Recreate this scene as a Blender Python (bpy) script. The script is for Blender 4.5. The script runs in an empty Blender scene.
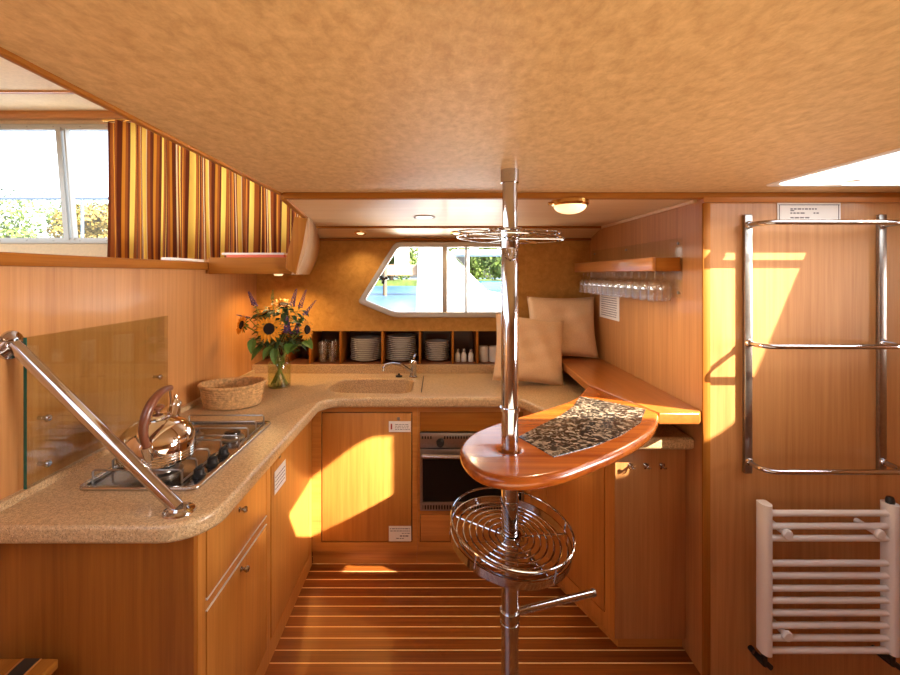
import bpy, bmesh, math, random
from math import sin, cos, pi, radians
from mathutils import Vector, Matrix, Euler
random.seed(7)
SC = bpy.context.scene
COL = SC.collection

# ------------------------------------------------------------------ camera, world, sun, exposure
cam_d = bpy.data.cameras.new('camera'); cam = bpy.data.objects.new('camera', cam_d); COL.objects.link(cam)
cam.location = (0, 0, 1.57); cam.rotation_euler = (radians(90), 0, 0)
cam_d.sensor_width = 36; cam_d.lens = 18; cam_d.shift_x = 12/900; cam_d.shift_y = -63.5/900
cam_d.clip_start = 0.02; cam_d.clip_end = 400
SC.camera = cam

world = bpy.data.worlds.new('world'); SC.world = world; world.use_nodes = True
wn = world.node_tree; wn.nodes.clear()
sky = wn.nodes.new('ShaderNodeTexSky'); sky.sky_type = 'NISHITA'; sky.sun_disc = False
sky.sun_elevation = radians(34); sky.sun_rotation = radians(118); sky.air_density = 1.0; sky.dust_density = 3.0
hs = wn.nodes.new('ShaderNodeHueSaturation'); hs.inputs['Saturation'].default_value = 0.45
bg = wn.nodes.new('ShaderNodeBackground'); bg.inputs['Strength'].default_value = 0.9
wo = wn.nodes.new('ShaderNodeOutputWorld')
wn.links.new(sky.outputs[0], hs.inputs['Color']); wn.links.new(hs.outputs[0], bg.inputs[0]); wn.links.new(bg.outputs[0], wo.inputs[0])

sun_d = bpy.data.lights.new('sun', 'SUN'); sun_d.energy = 40; sun_d.angle = radians(0.6); sun_d.color = (1.0, 0.91, 0.76)
sun = bpy.data.objects.new('sun', sun_d); COL.objects.link(sun)
SUN_DIR = Vector((-1, .53, -.76)).normalized()
sun.rotation_euler = SUN_DIR.to_track_quat('-Z', 'Y').to_euler(); sun.location = (6, -3, 6)

def area(name, loc, target, sx, sy, power, color):
    d = bpy.data.lights.new(name, 'AREA'); d.shape = 'RECTANGLE'; d.size = sx; d.size_y = sy; d.energy = power; d.color = color
    o = bpy.data.objects.new(name, d); COL.objects.link(o); o.location = loc
    o.rotation_euler = (Vector(target) - Vector(loc)).to_track_quat('-Z', 'Y').to_euler(); return o
area('ceiling_fill_light', (0.5, 0.1, 0.75), (0.6, 0.35, 3), 1.8, 1.0, 18, (1.0, 0.84, 0.58))  # added unseen fill lamp, aimed up to brighten the tan ceiling
area('starboard_fill_light', (2.42, 0.95, 1.45), (-1.2, 1.75, 1.35), 1.2, 0.5, 12, (1.0, 0.93, 0.88)).data.spread = radians(50)  # added fill from the right for left wall and doors, no window built there
area('port_fill_light', (-3.4, 1.7, 2.35), (1.0, 2.0, 1.25), 1.6, 0.6, 8, (1.0, 0.90, 0.74)).data.spread = radians(50)  # added fill lamp high on the left, brightens the galley's right wall
area('water_bounce_fill', (-.1, 4.0, .75), (0, 2.2, 1.87), 1.4, 0.5, 75, (1.0, 0.92, 0.80))  # added lamp outside the porthole, standing in for light bounced off the water

SC.cycles.transparent_max_bounces = 96
vs = SC.view_settings
vs.view_transform = 'Standard'; vs.look = 'None'; vs.gamma = 1.0; vs.exposure = 0.0; vs.use_curve_mapping = False

# ------------------------------------------------------------------ materials
def new_mat(name):
    m = bpy.data.materials.new(name); m.use_nodes = True
    nt = m.node_tree; b = nt.nodes['Principled BSDF']; return m, nt, b
def simple(name, col, rough=0.5, metal=0.0, coat=0.0, emit=None, es=0.0, noise=0.0, nscale=30, bump=0.0, bscale=80):
    m, nt, b = new_mat(name)
    b.inputs['Base Color'].default_value = (*col, 1); b.inputs['Roughness'].default_value = rough
    b.inputs['Metallic'].default_value = metal; b.inputs['Coat Weight'].default_value = coat
    b.inputs['Coat Roughness'].default_value = 0.08
    if emit: b.inputs['Emission Color'].default_value = (*emit, 1); b.inputs['Emission Strength'].default_value = es
    if noise or bump:
        tc = nt.nodes.new('ShaderNodeTexCoord')
    if noise:
        n = nt.nodes.new('ShaderNodeTexNoise'); n.inputs['Scale'].default_value = nscale; n.inputs['Detail'].default_value = 6
        r = nt.nodes.new('ShaderNodeValToRGB')
        r.color_ramp.elements[0].position = .3; r.color_ramp.elements[1].position = .7
        r.color_ramp.elements[0].color = (*[c*(1-noise) for c in col], 1); r.color_ramp.elements[1].color = (*[min(1, c*(1+noise)) for c in col], 1)
        nt.links.new(tc.outputs['Object'], n.inputs['Vector']); nt.links.new(n.outputs['Fac'], r.inputs[0]); nt.links.new(r.outputs[0], b.inputs['Base Color'])
    if bump:
        n2 = nt.nodes.new('ShaderNodeTexNoise'); n2.inputs['Scale'].default_value = bscale; n2.inputs['Detail'].default_value = 4
        bp = nt.nodes.new('ShaderNodeBump'); bp.inputs['Strength'].default_value = bump; bp.inputs['Distance'].default_value = .01
        nt.links.new(tc.outputs['Object'], n2.inputs['Vector']); nt.links.new(n2.outputs['Fac'], bp.inputs['Height']); nt.links.new(bp.outputs[0], b.inputs['Normal'])
    return m
def wood(name, c1, c2, axis='Z', rough=0.38, coat=0.25, fine=70, broad=5, contrast=1.0, spec=.5):
    """veneer with long streaks along one axis and broad soft figure"""
    m, nt, b = new_mat(name)
    L = nt.links.new
    tc = nt.nodes.new('ShaderNodeTexCoord')
    def streak(sc, st, det, dist=0.0):
        mp = nt.nodes.new('ShaderNodeMapping'); s = [sc, sc, sc]; s['XYZ'.index(axis)] = sc*st; mp.inputs['Scale'].default_value = s
        n = nt.nodes.new('ShaderNodeTexNoise'); n.inputs['Scale'].default_value = 1; n.inputs['Detail'].default_value = det; n.inputs['Distortion'].default_value = dist
        L(tc.outputs['Object'], mp.inputs[0]); L(mp.outputs[0], n.inputs['Vector']); return n
    a = streak(fine, .03, 5); c = streak(broad, .12, 4, 1.2); f = streak(fine*4, .02, 2)
    mul = nt.nodes.new('ShaderNodeMath'); mul.operation = 'MULTIPLY'; mul.inputs[1].default_value = .45
    mul2 = nt.nodes.new('ShaderNodeMath'); mul2.operation = 'MULTIPLY_ADD'; mul2.inputs[1].default_value = .38
    mul3 = nt.nodes.new('ShaderNodeMath'); mul3.operation = 'MULTIPLY_ADD'; mul3.inputs[1].default_value = .17
    L(a.outputs['Fac'], mul.inputs[0]); L(c.outputs['Fac'], mul2.inputs[0]); L(mul.outputs[0], mul2.inputs[2])
    L(f.outputs['Fac'], mul3.inputs[0]); L(mul2.outputs[0], mul3.inputs[2])
    r = nt.nodes.new('ShaderNodeValToRGB'); e = r.color_ramp.elements
    h = .17/contrast; e[0].position = .5-h; e[1].position = .5+h; e[0].color = (*c1, 1); e[1].color = (*c2, 1)
    L(mul3.outputs[0], r.inputs[0]); L(r.outputs[0], b.inputs['Base Color'])
    b.inputs['Roughness'].default_value = rough; b.inputs['Coat Weight'].default_value = coat; b.inputs['Coat Roughness'].default_value = .12; b.inputs['Specular IOR Level'].default_value = spec
    bp = nt.nodes.new('ShaderNodeBump'); bp.inputs['Strength'].default_value = .04; bp.inputs['Distance'].default_value = .004
    L(f.outputs['Fac'], bp.inputs['Height']); L(bp.outputs[0], b.inputs['Normal'])
    return m
def suede(name, c1, c2, scale=9, rough=.7, stretch=(1, 1, 1), bump=.1, dist=.5):
    m, nt, b = new_mat(name); L = nt.links.new
    tc = nt.nodes.new('ShaderNodeTexCoord'); mp = nt.nodes.new('ShaderNodeMapping'); mp.inputs['Scale'].default_value = stretch
    L(tc.outputs['Object'], mp.inputs[0])
    n = nt.nodes.new('ShaderNodeTexNoise'); n.inputs['Scale'].default_value = scale; n.inputs['Detail'].default_value = 8; n.inputs['Distortion'].default_value = dist; n.inputs['Roughness'].default_value = .7
    L(mp.outputs[0], n.inputs['Vector'])
    r = nt.nodes.new('ShaderNodeValToRGB'); e = r.color_ramp.elements; e[0].position = .32; e[1].position = .68; e[0].color = (*c1, 1); e[1].color = (*c2, 1)
    L(n.outputs['Fac'], r.inputs[0]); L(r.outputs[0], b.inputs['Base Color']); b.inputs['Roughness'].default_value = rough
    n2 = nt.nodes.new('ShaderNodeTexNoise'); n2.inputs['Scale'].default_value = 180; L(tc.outputs['Object'], n2.inputs['Vector'])
    bp = nt.nodes.new('ShaderNodeBump'); bp.inputs['Strength'].default_value = bump; bp.inputs['Distance'].default_value = .003
    L(n2.outputs['Fac'], bp.inputs['Height']); L(bp.outputs[0], b.inputs['Normal']); return m
def speckle(name, base, dots, scale=220, rough=.35, coat=.2):
    m, nt, b = new_mat(name); L = nt.links.new
    tc = nt.nodes.new('ShaderNodeTexCoord')
    prev = None
    n0 = nt.nodes.new('ShaderNodeTexNoise'); n0.inputs['Scale'].default_value = 120; n0.inputs['Detail'].default_value = 3; L(tc.outputs['Object'], n0.inputs['Vector'])
    r0 = nt.nodes.new('ShaderNodeValToRGB'); e = r0.color_ramp.elements; e[0].position = .35; e[1].position = .65
    e[0].color = (*[c*.78 for c in base], 1); e[1].color = (*[min(1, c*1.18) for c in base], 1); L(n0.outputs['Fac'], r0.inputs[0]); prev = r0.outputs[0]
    for i, (col, sc, th) in enumerate(dots):
        v = nt.nodes.new('ShaderNodeTexVoronoi'); v.inputs['Scale'].default_value = sc
        mp = nt.nodes.new('ShaderNodeMapping'); mp.inputs['Location'].default_value = (i*3.1, i*1.7, i*.9); L(tc.outputs['Object'], mp.inputs[0]); L(mp.outputs[0], v.inputs['Vector'])
        lt = nt.nodes.new('ShaderNodeMath'); lt.operation = 'LESS_THAN'; lt.inputs[1].default_value = th; L(v.outputs['Distance'], lt.inputs[0])
        mx = nt.nodes.new('ShaderNodeMix'); mx.data_type = 'RGBA'; L(lt.outputs[0], mx.inputs['Factor']); L(prev, mx.inputs['A']); mx.inputs['B'].default_value = (*col, 1); prev = mx.outputs['Result']
    L(prev, b.inputs['Base Color']); b.inputs['Roughness'].default_value = rough; b.inputs['Coat Weight'].default_value = coat; return m
def clear_glass(name, tint=(1, 1, 1), refl=1.0, rough=.02):
    m = bpy.data.materials.new(name); m.use_nodes = True; nt = m.node_tree; nt.nodes.clear(); L = nt.links.new
    t = nt.nodes.new('ShaderNodeBsdfTransparent'); t.inputs[0].default_value = (*tint, 1)
    g = nt.nodes.new('ShaderNodeBsdfGlossy'); g.inputs['Roughness'].default_value = rough
    f = nt.nodes.new('ShaderNodeLayerWeight'); f.inputs['Blend'].default_value = .5
    pw = nt.nodes.new('ShaderNodeMath'); pw.operation = 'POWER'; pw.inputs[1].default_value = 5; L(f.outputs['Facing'], pw.inputs[0])
    mm = nt.nodes.new('ShaderNodeMath'); mm.operation = 'MULTIPLY_ADD'; mm.inputs[1].default_value = .5; mm.inputs[2].default_value = .035*refl; mm.use_clamp = True
    mx = nt.nodes.new('ShaderNodeMixShader'); o = nt.nodes.new('ShaderNodeOutputMaterial')
    L(pw.outputs[0], mm.inputs[0]); L(mm.outputs[0], mx.inputs[0]); L(t.outputs[0], mx.inputs[1]); L(g.outputs[0], mx.inputs[2]); L(mx.outputs[0], o.inputs[0]); return m

CH1, CH2 = (.42, .155, .026), (.62, .265, .055)          # cherry veneer
M = {}
M['wood_z'] = wood('cherry_veneer_vertical', CH1, CH2, 'Z')
M['wood_end_shaded'] = wood('shaded_cherry_veneer', (.25, .078, .010), (.40, .142, .020), 'Z', broad=4, contrast=1.2)  # shade of the hob cabinet's end panel is put into this cherry tone
M['wood_x'] = wood('cherry_veneer_across', CH1, CH2, 'X')
M['wood_y'] = wood('cherry_veneer_lengthwise', CH1, CH2, 'Y')
M['panel'] = wood('beech_veneer_panel', (.40, .165, .048), (.56, .265, .090), 'Z', fine=60, rough=.40, coat=.25, contrast=1.3)
M['mahog_x'] = wood('mahogany_across', (.25, .078, .011), (.41, .155, .022), 'X', coat=0, rough=.45, spec=.1)
M['mahog_y'] = wood('mahogany_lengthwise', (.25, .078, .011), (.41, .155, .022), 'Y', coat=0, rough=.45, spec=.1)
M['mahog_z'] = wood('mahogany_upright', (.25, .078, .011), (.41, .155, .022), 'Z', coat=0, rough=.45, spec=.1)
M['teak_y'] = wood('teak_lengthwise', (.40, .14, .03), (.58, .24, .06), 'Y', coat=.4, rough=.3)
M['teak_x'] = wood('teak_across', (.40, .14, .03), (.58, .24, .06), 'X', coat=.4, rough=.3)
M['bar'] = wood('varnished_bar_wood', (.24, .045, .006), (.47, .125, .014), 'X', coat=.35, rough=.24, fine=30, contrast=1.3)
M['shelfwood'] = wood('varnished_shelf_wood', (.27, .08, .013), (.42, .14, .025), 'Y', coat=.3, rough=.3)
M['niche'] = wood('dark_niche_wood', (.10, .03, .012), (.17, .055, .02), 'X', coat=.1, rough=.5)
M['ceiling'] = suede('tan_leatherette_ceiling', (.45, .262, .108), (.67, .43, .20), scale=50, stretch=(1, .6, 1), rough=.5, dist=.25)
M['galley_ceiling'] = wood('pale_ash_ceiling', (.60, .38, .19), (.74, .52, .31), 'X', rough=.45, coat=.1)
M['suede'] = suede('golden_suede_wall', (.40, .185, .03), (.56, .29, .06), scale=22, rough=.75)
M['cream'] = simple('cream_panel', (.72, .56, .36), .6, noise=.06, nscale=60)
M['tan_panel'] = wood('tan_bulkhead_panel', (.42, .22, .09), (.54, .31, .14), 'Z', rough=.5, coat=.1)
M['corian'] = speckle('speckled_worktop', (.55, .375, .20), [((.13, .07, .02), 170, .20), ((.72, .55, .34), 150, .22), ((.26, .14, .05), 230, .22)])
def granite_mat():
    m, nt, b = new_mat('dark_granite'); L = nt.links.new
    tc = nt.nodes.new('ShaderNodeTexCoord')
    n = nt.nodes.new('ShaderNodeTexNoise'); n.inputs['Scale'].default_value = 58; n.inputs['Detail'].default_value = 3; n.inputs['Distortion'].default_value = 1.0; L(tc.outputs['Object'], n.inputs['Vector'])
    r = nt.nodes.new('ShaderNodeValToRGB'); e = r.color_ramp.elements; e[0].position = .485; e[0].color = (.016, .014, .013, 1); e[1].position = .54; e[1].color = (.18, .13, .09, 1)
    e2 = r.color_ramp.elements.new(.68); e2.color = (.34, .265, .19, 1)
    L(n.outputs['Fac'], r.inputs[0]); L(r.outputs[0], b.inputs['Base Color']); b.inputs['Roughness'].default_value = .2; b.inputs['Coat Weight'].default_value = .15; return m
M['granite'] = granite_mat()
M['chrome'] = simple('polished_chrome', (.56, .56, .60), .08, 1.0)
M['steel'] = simple('brushed_steel', (.36, .33, .30), .30, 1.0, noise=.08, nscale=90)
M['kettle'] = simple('kettle_steel', (.74, .70, .66), .06, 1.0)
M['alu'] = simple('pale_aluminium', (.50, .48, .45), .35, .5)
M['rail_metal'] = simple('blue_grey_metal', (.10, .14, .22), .4, .3)
M['white'] = simple('white_enamel', (.80, .78, .76), .3, coat=.3)
M['china'] = simple('white_china', (.78, .75, .70), .22, coat=.5)
M['paper'] = simple('white_paper', (.82, .79, .76), .7)
M['ink'] = simple('grey_print', (.16, .14, .16), .8)
M['red_ink'] = simple('red_print', (.35, .04, .03), .8)
M['black'] = simple('black_plastic', (.012, .012, .013), .35)
M['enamel'] = simple('black_enamel', (.02, .02, .022), .25)
M['hob'] = simple('hob_steel', (.34, .33, .33), .2, 1.0)
M['hobedge'] = simple('hob_steel_edge', (.55, .53, .51), .22, 1.0)
M['oven_glass'] = simple('dark_oven_glass', (.008, .007, .007), .08)
M['oven_glass'].node_tree.nodes['Principled BSDF'].inputs['Specular IOR Level'].default_value = .25
M['brass'] = simple('brass', (.70, .42, .13), .22, 1.0)
M['lamp_on'] = simple('lit_lamp_lens', (1, .9, .7), .4, emit=(1.0, .76, .40), es=1.15)
M['lamp_glass'] = simple('frosted_lamp_glass', (.85, .74, .55), .35, coat=.5)
M['pane'] = clear_glass('window_pane', (.97, .985, .98), .8)
M['glass'] = clear_glass('clear_drinking_glass', (.99, .99, .985), 4.5, .05)
M['splash'] = clear_glass('glass_splashback', (.90, .905, .83), 1.8)
M['glass_edge'] = simple('green_glass_edge', (.02, .10, .07), .2)
M['vase'] = clear_glass('vase_glass', (.94, .955, .86), 1.8)
M['handle'] = wood('brown_handle_wood', (.12, .03, .012), (.20, .06, .022), 'Z', coat=.4)
M['linen'] = simple('beige_linen', (.76, .52, .31), .9, noise=.10, nscale=220, bump=.35, bscale=260)
M['basket'] = simple('woven_rush', (.52, .29, .11), .85, noise=.35, nscale=70, bump=.6, bscale=150)
M['petal'] = simple('sunflower_petal', (.90, .36, .012), .6, noise=.2, nscale=40)
M['seed'] = simple('sunflower_seed_head', (.016, .008, .005), .9, bump=.8, bscale=300)
M['leaf'] = simple('green_leaf', (.10, .20, .03), .5, noise=.4, nscale=20)
M['stem'] = simple('green_stem', (.20, .27, .05), .55)
M['darkleaf'] = simple('dark_foliage', (.035, .075, .02), .6, noise=.4, nscale=30)
M['purple'] = simple('purple_blossom', (.13, .07, .19), .8, noise=.5, nscale=90)
M['redbook'] = simple('red_cover', (.72, .13, .05), .5)
M['water'] = simple('harbour_water', (.03, .09, .22), .35, noise=.35, nscale=3, bump=.25, bscale=6)
M['treeleaf'] = simple('tree_leaf', (.08, .12, .016), .7, noise=.5, nscale=1.5)
M['autumn'] = simple('yellow_tree_leaf', (.17, .11, .016), .7, noise=.4, nscale=1.5)
M['bark'] = simple('bark', (.10, .07, .045), .9)
M['gelcoat'] = simple('white_gelcoat', (.86, .86, .85), .3, coat=.3)
M['bluecover'] = simple('blue_boat_cover', (.05, .25, .42), .7)
M['darkwin'] = simple('smoked_boat_window', (.03, .035, .04), .1)
M['dock'] = wood('weathered_dock', (.30, .18, .10), (.45, .30, .19), 'X', coat=0, rough=.8)
M['stripe_dark'] = simple('dark_inlay', (.03, .025, .02), .4)

def floor_mat():
    m, nt, b = new_mat('striped_teak_floor'); L = nt.links.new
    tc = nt.nodes.new('ShaderNodeTexCoord'); sp = nt.nodes.new('ShaderNodeSeparateXYZ'); L(tc.outputs['Object'], sp.inputs[0])
    P = .0622
    def mth(op, a, bb=None, c=None):
        n = nt.nodes.new('ShaderNodeMath'); n.operation = op
        for i, v in enumerate((a, bb, c)):
            if v is None: continue
            if isinstance(v, (int, float)): n.inputs[i].default_value = v
            else: L(v, n.inputs[i])
        return n.outputs[0]
    t = mth('DIVIDE', mth('SUBTRACT', sp.outputs['Y'], 2.3756-.0025-P*100), P)
    fr = mth('FRACT', t); idx = mth('FLOOR', t)
    line = mth('LESS_THAN', fr, .085)
    cv = nt.nodes.new('ShaderNodeCombineXYZ'); L(mth('MULTIPLY', sp.outputs['X'], 1.4), cv.inputs[0]); L(mth('MULTIPLY', sp.outputs['Y'], 60), cv.inputs[1]); L(mth('MULTIPLY', idx, 7.31), cv.inputs[2])
    n = nt.nodes.new('ShaderNodeTexNoise'); n.inputs['Scale'].default_value = 1.5; n.inputs['Detail'].default_value = 5; L(cv.outputs[0], n.inputs['Vector'])
    wn_ = nt.nodes.new('ShaderNodeTexWhiteNoise'); wn_.noise_dimensions = '1D'; L(idx, wn_.inputs['W'])
    v = mth('ADD', mth('MULTIPLY', n.outputs['Fac'], .7), mth('MULTIPLY', wn_.outputs['Value'], .3))
    r = nt.nodes.new('ShaderNodeValToRGB'); e = r.color_ramp.elements; e[0].position = .3; e[1].position = .75; e[0].color = (.14, .034, .005, 1); e[1].color = (.33, .095, .012, 1); L(v, r.inputs[0])
    mx = nt.nodes.new('ShaderNodeMix'); mx.data_type = 'RGBA'; L(line, mx.inputs['Factor']); L(r.outputs[0], mx.inputs['A']); mx.inputs['B'].default_value = (.95, .62, .28, 1)
    L(mx.outputs['Result'], b.inputs['Base Color']); b.inputs['Roughness'].default_value = .32; b.inputs['Coat Weight'].default_value = .3; return m
M['floor'] = floor_mat()

def slot_mat():
    m, nt, b = new_mat('slotted_steel'); L = nt.links.new
    tc = nt.nodes.new('ShaderNodeTexCoord'); sp = nt.nodes.new('ShaderNodeSeparateXYZ'); L(tc.outputs['Object'], sp.inputs[0])
    d = nt.nodes.new('ShaderNodeMath'); d.operation = 'DIVIDE'; d.inputs[1].default_value = .0148; L(sp.outputs['X'], d.inputs[0])
    f = nt.nodes.new('ShaderNodeMath'); f.operation = 'FRACT'; L(d.outputs[0], f.inputs[0])
    g = nt.nodes.new('ShaderNodeMath'); g.operation = 'GREATER_THAN'; g.inputs[1].default_value = .52; L(f.outputs[0], g.inputs[0])
    mx = nt.nodes.new('ShaderNodeMix'); mx.data_type = 'RGBA'; L(g.outputs[0], mx.inputs['Factor']); mx.inputs['A'].default_value = (.01, .009, .008, 1); mx.inputs['B'].default_value = (.36, .33, .30, 1)
    L(mx.outputs['Result'], b.inputs['Base Color']); L(g.outputs[0], b.inputs['Metallic']); b.inputs['Roughness'].default_value = .35; return m
M['slots'] = slot_mat()

def curtain_mat():
    m = bpy.data.materials.new('striped_curtain_cloth'); m.use_nodes = True; nt = m.node_tree; L = nt.links.new
    b = nt.nodes['Principled BSDF']; out = nt.nodes['Material Output']
    tc = nt.nodes.new('ShaderNodeTexCoord'); sp = nt.nodes.new('ShaderNodeSeparateXYZ'); L(tc.outputs['UV'], sp.inputs[0])
    r = nt.nodes.new('ShaderNodeValToRGB'); r.color_ramp.interpolation = 'CONSTANT'
    maroon, rust, gold, cream, orange, gold2 = (.15, .032, .012), (.36, .095, .018), (.93, .60, .11), (.90, .68, .38), (.70, .27, .03), (.90, .52, .08)
    seq = [(0, maroon), (.05, rust), (.11, orange), (.15, maroon), (.21, cream), (.235, rust), (.28, gold), (.37, cream), (.385, rust), (.47, maroon), (.55, orange), (.60, rust), (.65, maroon), (.71, gold), (.83, rust), (.92, maroon), (.96, gold2), (.98, maroon)]
    while len(r.color_ramp.elements) < len(seq): r.color_ramp.elements.new(.5)
    for e, (p, c) in zip(r.color_ramp.elements, seq): e.position = p; e.color = (*c, 1)
    fr = nt.nodes.new('ShaderNodeMath'); fr.operation = 'FRACT'; L(sp.outputs['X'], fr.inputs[0]); L(fr.outputs[0], r.inputs[0])
    L(r.outputs[0], b.inputs['Base Color']); b.inputs['Roughness'].default_value = .9
    tr = nt.nodes.new('ShaderNodeBsdfTranslucent'); L(r.outputs[0], tr.inputs[0])
    mx = nt.nodes.new('ShaderNodeMixShader'); mx.inputs[0].default_value = .42
    L(b.outputs[0], mx.inputs[1]); L(tr.outputs[0], mx.inputs[2]); L(mx.outputs[0], out.inputs[0]); return m
M['curtain'] = curtain_mat()

# ------------------------------------------------------------------ helpers
def B(): return bmesh.new()
def box(bm, x0, x1, y0, y1, z0, z1, bev=0.0, seg=2):
    r = bmesh.ops.create_cube(bm, size=1); vs_ = r['verts']
    bmesh.ops.scale(bm, vec=(x1-x0, y1-y0, z1-z0), verts=vs_); bmesh.ops.translate(bm, vec=((x0+x1)/2, (y0+y1)/2, (z0+z1)/2), verts=vs_)
    if bev:
        es = {e for v in vs_ for e in v.link_edges}
        bmesh.ops.bevel(bm, geom=list(es), offset=bev, segments=seg, affect='EDGES', profile=.5)
    return bm
def obox(bm, p0, p1, depth, z0, z1, bev=0.0):
    """upright board whose outer face runs p0 -> p1 in plan; depth goes to the left of that direction"""
    p0, p1 = Vector(p0), Vector(p1); d = (p1-p0).normalized(); n = Vector((-d.y, d.x))*depth
    pts = [p0, p1, p1+n, p0+n]
    return polyprism(bm, [(p.x, p.y) for p in pts], z0, z1, bev)
def polyprism(bm, pts, z0, z1, bev=0.0):
    lo = [bm.verts.new((x, y, z0)) for x, y in pts]; hi = [bm.verts.new((x, y, z1)) for x, y in pts]
    fs = [bm.faces.new(list(reversed(lo))), bm.faces.new(hi)]
    n = len(pts)
    for i in range(n): fs.append(bm.faces.new((lo[i], lo[(i+1) % n], hi[(i+1) % n], hi[i])))
    bmesh.ops.recalc_face_normals(bm, faces=fs)
    if bev:
        es = {e for f in fs for e in f.edges}
        bmesh.ops.bevel(bm, geom=list(es), offset=bev, segments=2, affect='EDGES', profile=.5)
    return bm
def tube(bm, pts, r, n=10, closed=False, r_end=None, squash=None):
    pts = [Vector(p) for p in pts]; N = len(pts); rings = []
    t0 = (pts[1]-pts[0]).normalized(); up = Vector((0, 0, 1)) if abs(t0.z) < .9 else Vector((1, 0, 0))
    u = t0.cross(up).normalized()
    for i, p in enumerate(pts):
        if closed: t = (pts[(i+1) % N]-pts[i-1]).normalized()
        else: t = (pts[min(i+1, N-1)]-pts[max(i-1, 0)]).normalized()
        u = (u - t*u.dot(t)).normalized(); v = t.cross(u)
        rr = r if r_end is None else r+(r_end-r)*i/(N-1)
        if callable(r): rr = r(i/(N-1))
        rings.append([bm.verts.new(p+(u*cos(2*pi*k/n)+v*sin(2*pi*k/n))*rr) for k in range(n)])
    M_ = N if closed else N-1
    for i in range(M_):
        a, b = rings[i], rings[(i+1) % N]
        for k in range(n): bm.faces.new((a[k], a[(k+1) % n], b[(k+1) % n], b[k]))
    if not closed:
        bm.faces.new(list(reversed(rings[0]))); bm.faces.new(rings[-1])
    return bm
def lathe(bm, prof, n=32, c=(0, 0, 0), close=True):
    rings = []
    for r, z in prof:
        if r < 1e-5: rings.append([bm.verts.new((c[0], c[1], c[2]+z))])
        else: rings.append([bm.verts.new((c[0]+r*cos(2*pi*k/n), c[1]+r*sin(2*pi*k/n), c[2]+z)) for k in range(n)])
    for a, b in zip(rings, rings[1:]):
        for k in range(n):
            k2 = (k+1) % n
            if len(a) == 1 and len(b) == 1: continue
            if len(a) == 1: bm.faces.new((a[0], b[k], b[k2]))
            elif len(b) == 1: bm.faces.new((a[k2], a[k], b[0]))
            else: bm.faces.new((a[k], b[k], b[k2], a[k2]))
    bmesh.ops.recalc_face_normals(bm, faces=bm.faces[:])
    return bm
def xform(bm, mat): bmesh.ops.transform(bm, matrix=mat, verts=bm.verts[:]); return bm
def fillet(pts, seg=8):
    """pts: (x, y, radius)"""
    out = []; n = len(pts)
    for i in range(n):
        p = Vector(pts[i][:2]); r = pts[i][2] if len(pts[i]) > 2 else 0
        if not r: out.append((p.x, p.y)); continue
        a = (Vector(pts[i-1][:2])-p).normalized(); b = (Vector(pts[(i+1) % n][:2])-p).normalized()
        ang = a.angle(b); d = r/math.tan(ang/2)
        c = p+(a+b).normalized()*(r/sin(ang/2)); s = p+a*d; e = p+b*d
        v0, v1 = s-c, e-c; tot = v0.angle(v1); sgn = 1 if v0.x*v1.y-v0.y*v1.x > 0 else -1
        for k in range(seg+1):
            th = sgn*tot*k/seg; out.append((c.x+v0.x*cos(th)-v0.y*sin(th), c.y+v0.x*sin(th)+v0.y*cos(th)))
    return out
def cut_prism(outline, holes, z0, z1, bev=0.0, res=3):
    """flat slab with holes and rounded edges, returned as a bmesh"""
    cu = bpy.data.curves.new('tmp', 'CURVE'); cu.dimensions = '2D'; cu.fill_mode = 'BOTH'
    for loop in [outline]+list(holes):
        s = cu.splines.new('POLY'); s.points.add(len(loop)-1); s.use_cyclic_u = True
        for p, (x, y) in zip(s.points, loop): p.co = (x, y, 0, 1)
    cu.extrude = max((z1-z0)/2-bev, 1e-4); cu.bevel_depth = bev; cu.bevel_resolution = res; cu.offset = -bev
    o = bpy.data.objects.new('tmp', cu); COL.objects.link(o)
    dg = bpy.context.evaluated_depsgraph_get(); me = bpy.data.meshes.new_from_object(o.evaluated_get(dg))
    bm = bmesh.new(); bm.from_mesh(me)
    bpy.data.objects.remove(o); bpy.data.curves.remove(cu); bpy.data.meshes.remove(me)
    bmesh.ops.remove_doubles(bm, verts=bm.verts[:], dist=1e-5)
    bmesh.ops.translate(bm, vec=(0, 0, (z0+z1)/2), verts=bm.verts[:]); return bm
def upright(bm, y):
    """slab drawn in x/z (as x/y) with thickness along depth; its z=0 goes to depth y"""
    return xform(bm, Matrix.Translation((0, y, 0)) @ Matrix.Rotation(radians(90), 4, 'X'))

def wloc(o):
    v = Vector((0, 0, 0))
    while o: v += o.location; o = o.parent
    return v
def link_mesh(name, bm, mat, parent=None, world=True, smooth=None):
    """links bm as ONE mesh; world=True: bm is in room coordinates, otherwise in its parent's own"""
    if parent is not None and world: bmesh.ops.translate(bm, vec=-wloc(parent), verts=bm.verts[:])
    me = bpy.data.meshes.new(name); bm.normal_update(); bm.to_mesh(me); bm.free()
    me.materials.append(mat if not isinstance(mat, str) else M[mat])
    if smooth is None or smooth:
        for p in me.polygons: p.use_smooth = True
        try: me.set_sharp_from_angle(angle=radians(35 if smooth is None else smooth))
        except Exception: pass
    o = bpy.data.objects.new(name, me); COL.objects.link(o)
    if parent is not None: o.parent = parent
    return o
def tag(o, label, cat, group=None, kind=None):
    o['label'] = label; o['category'] = cat
    if group: o['group'] = group
    if kind: o['kind'] = kind
    return o
def thing(name, label, cat, loc=(0, 0, 0), rot=(0, 0, 0), group=None, kind=None):
    o = bpy.data.objects.new(name, None); COL.objects.link(o); o.location = loc; o.rotation_euler = rot; o.empty_display_size = .05
    return tag(o, label, cat, group, kind)
def struct(name, bm, mat, label, cat, smooth=None): return tag(link_mesh(name, bm, mat, smooth=smooth), label, cat, kind='structure')
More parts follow.
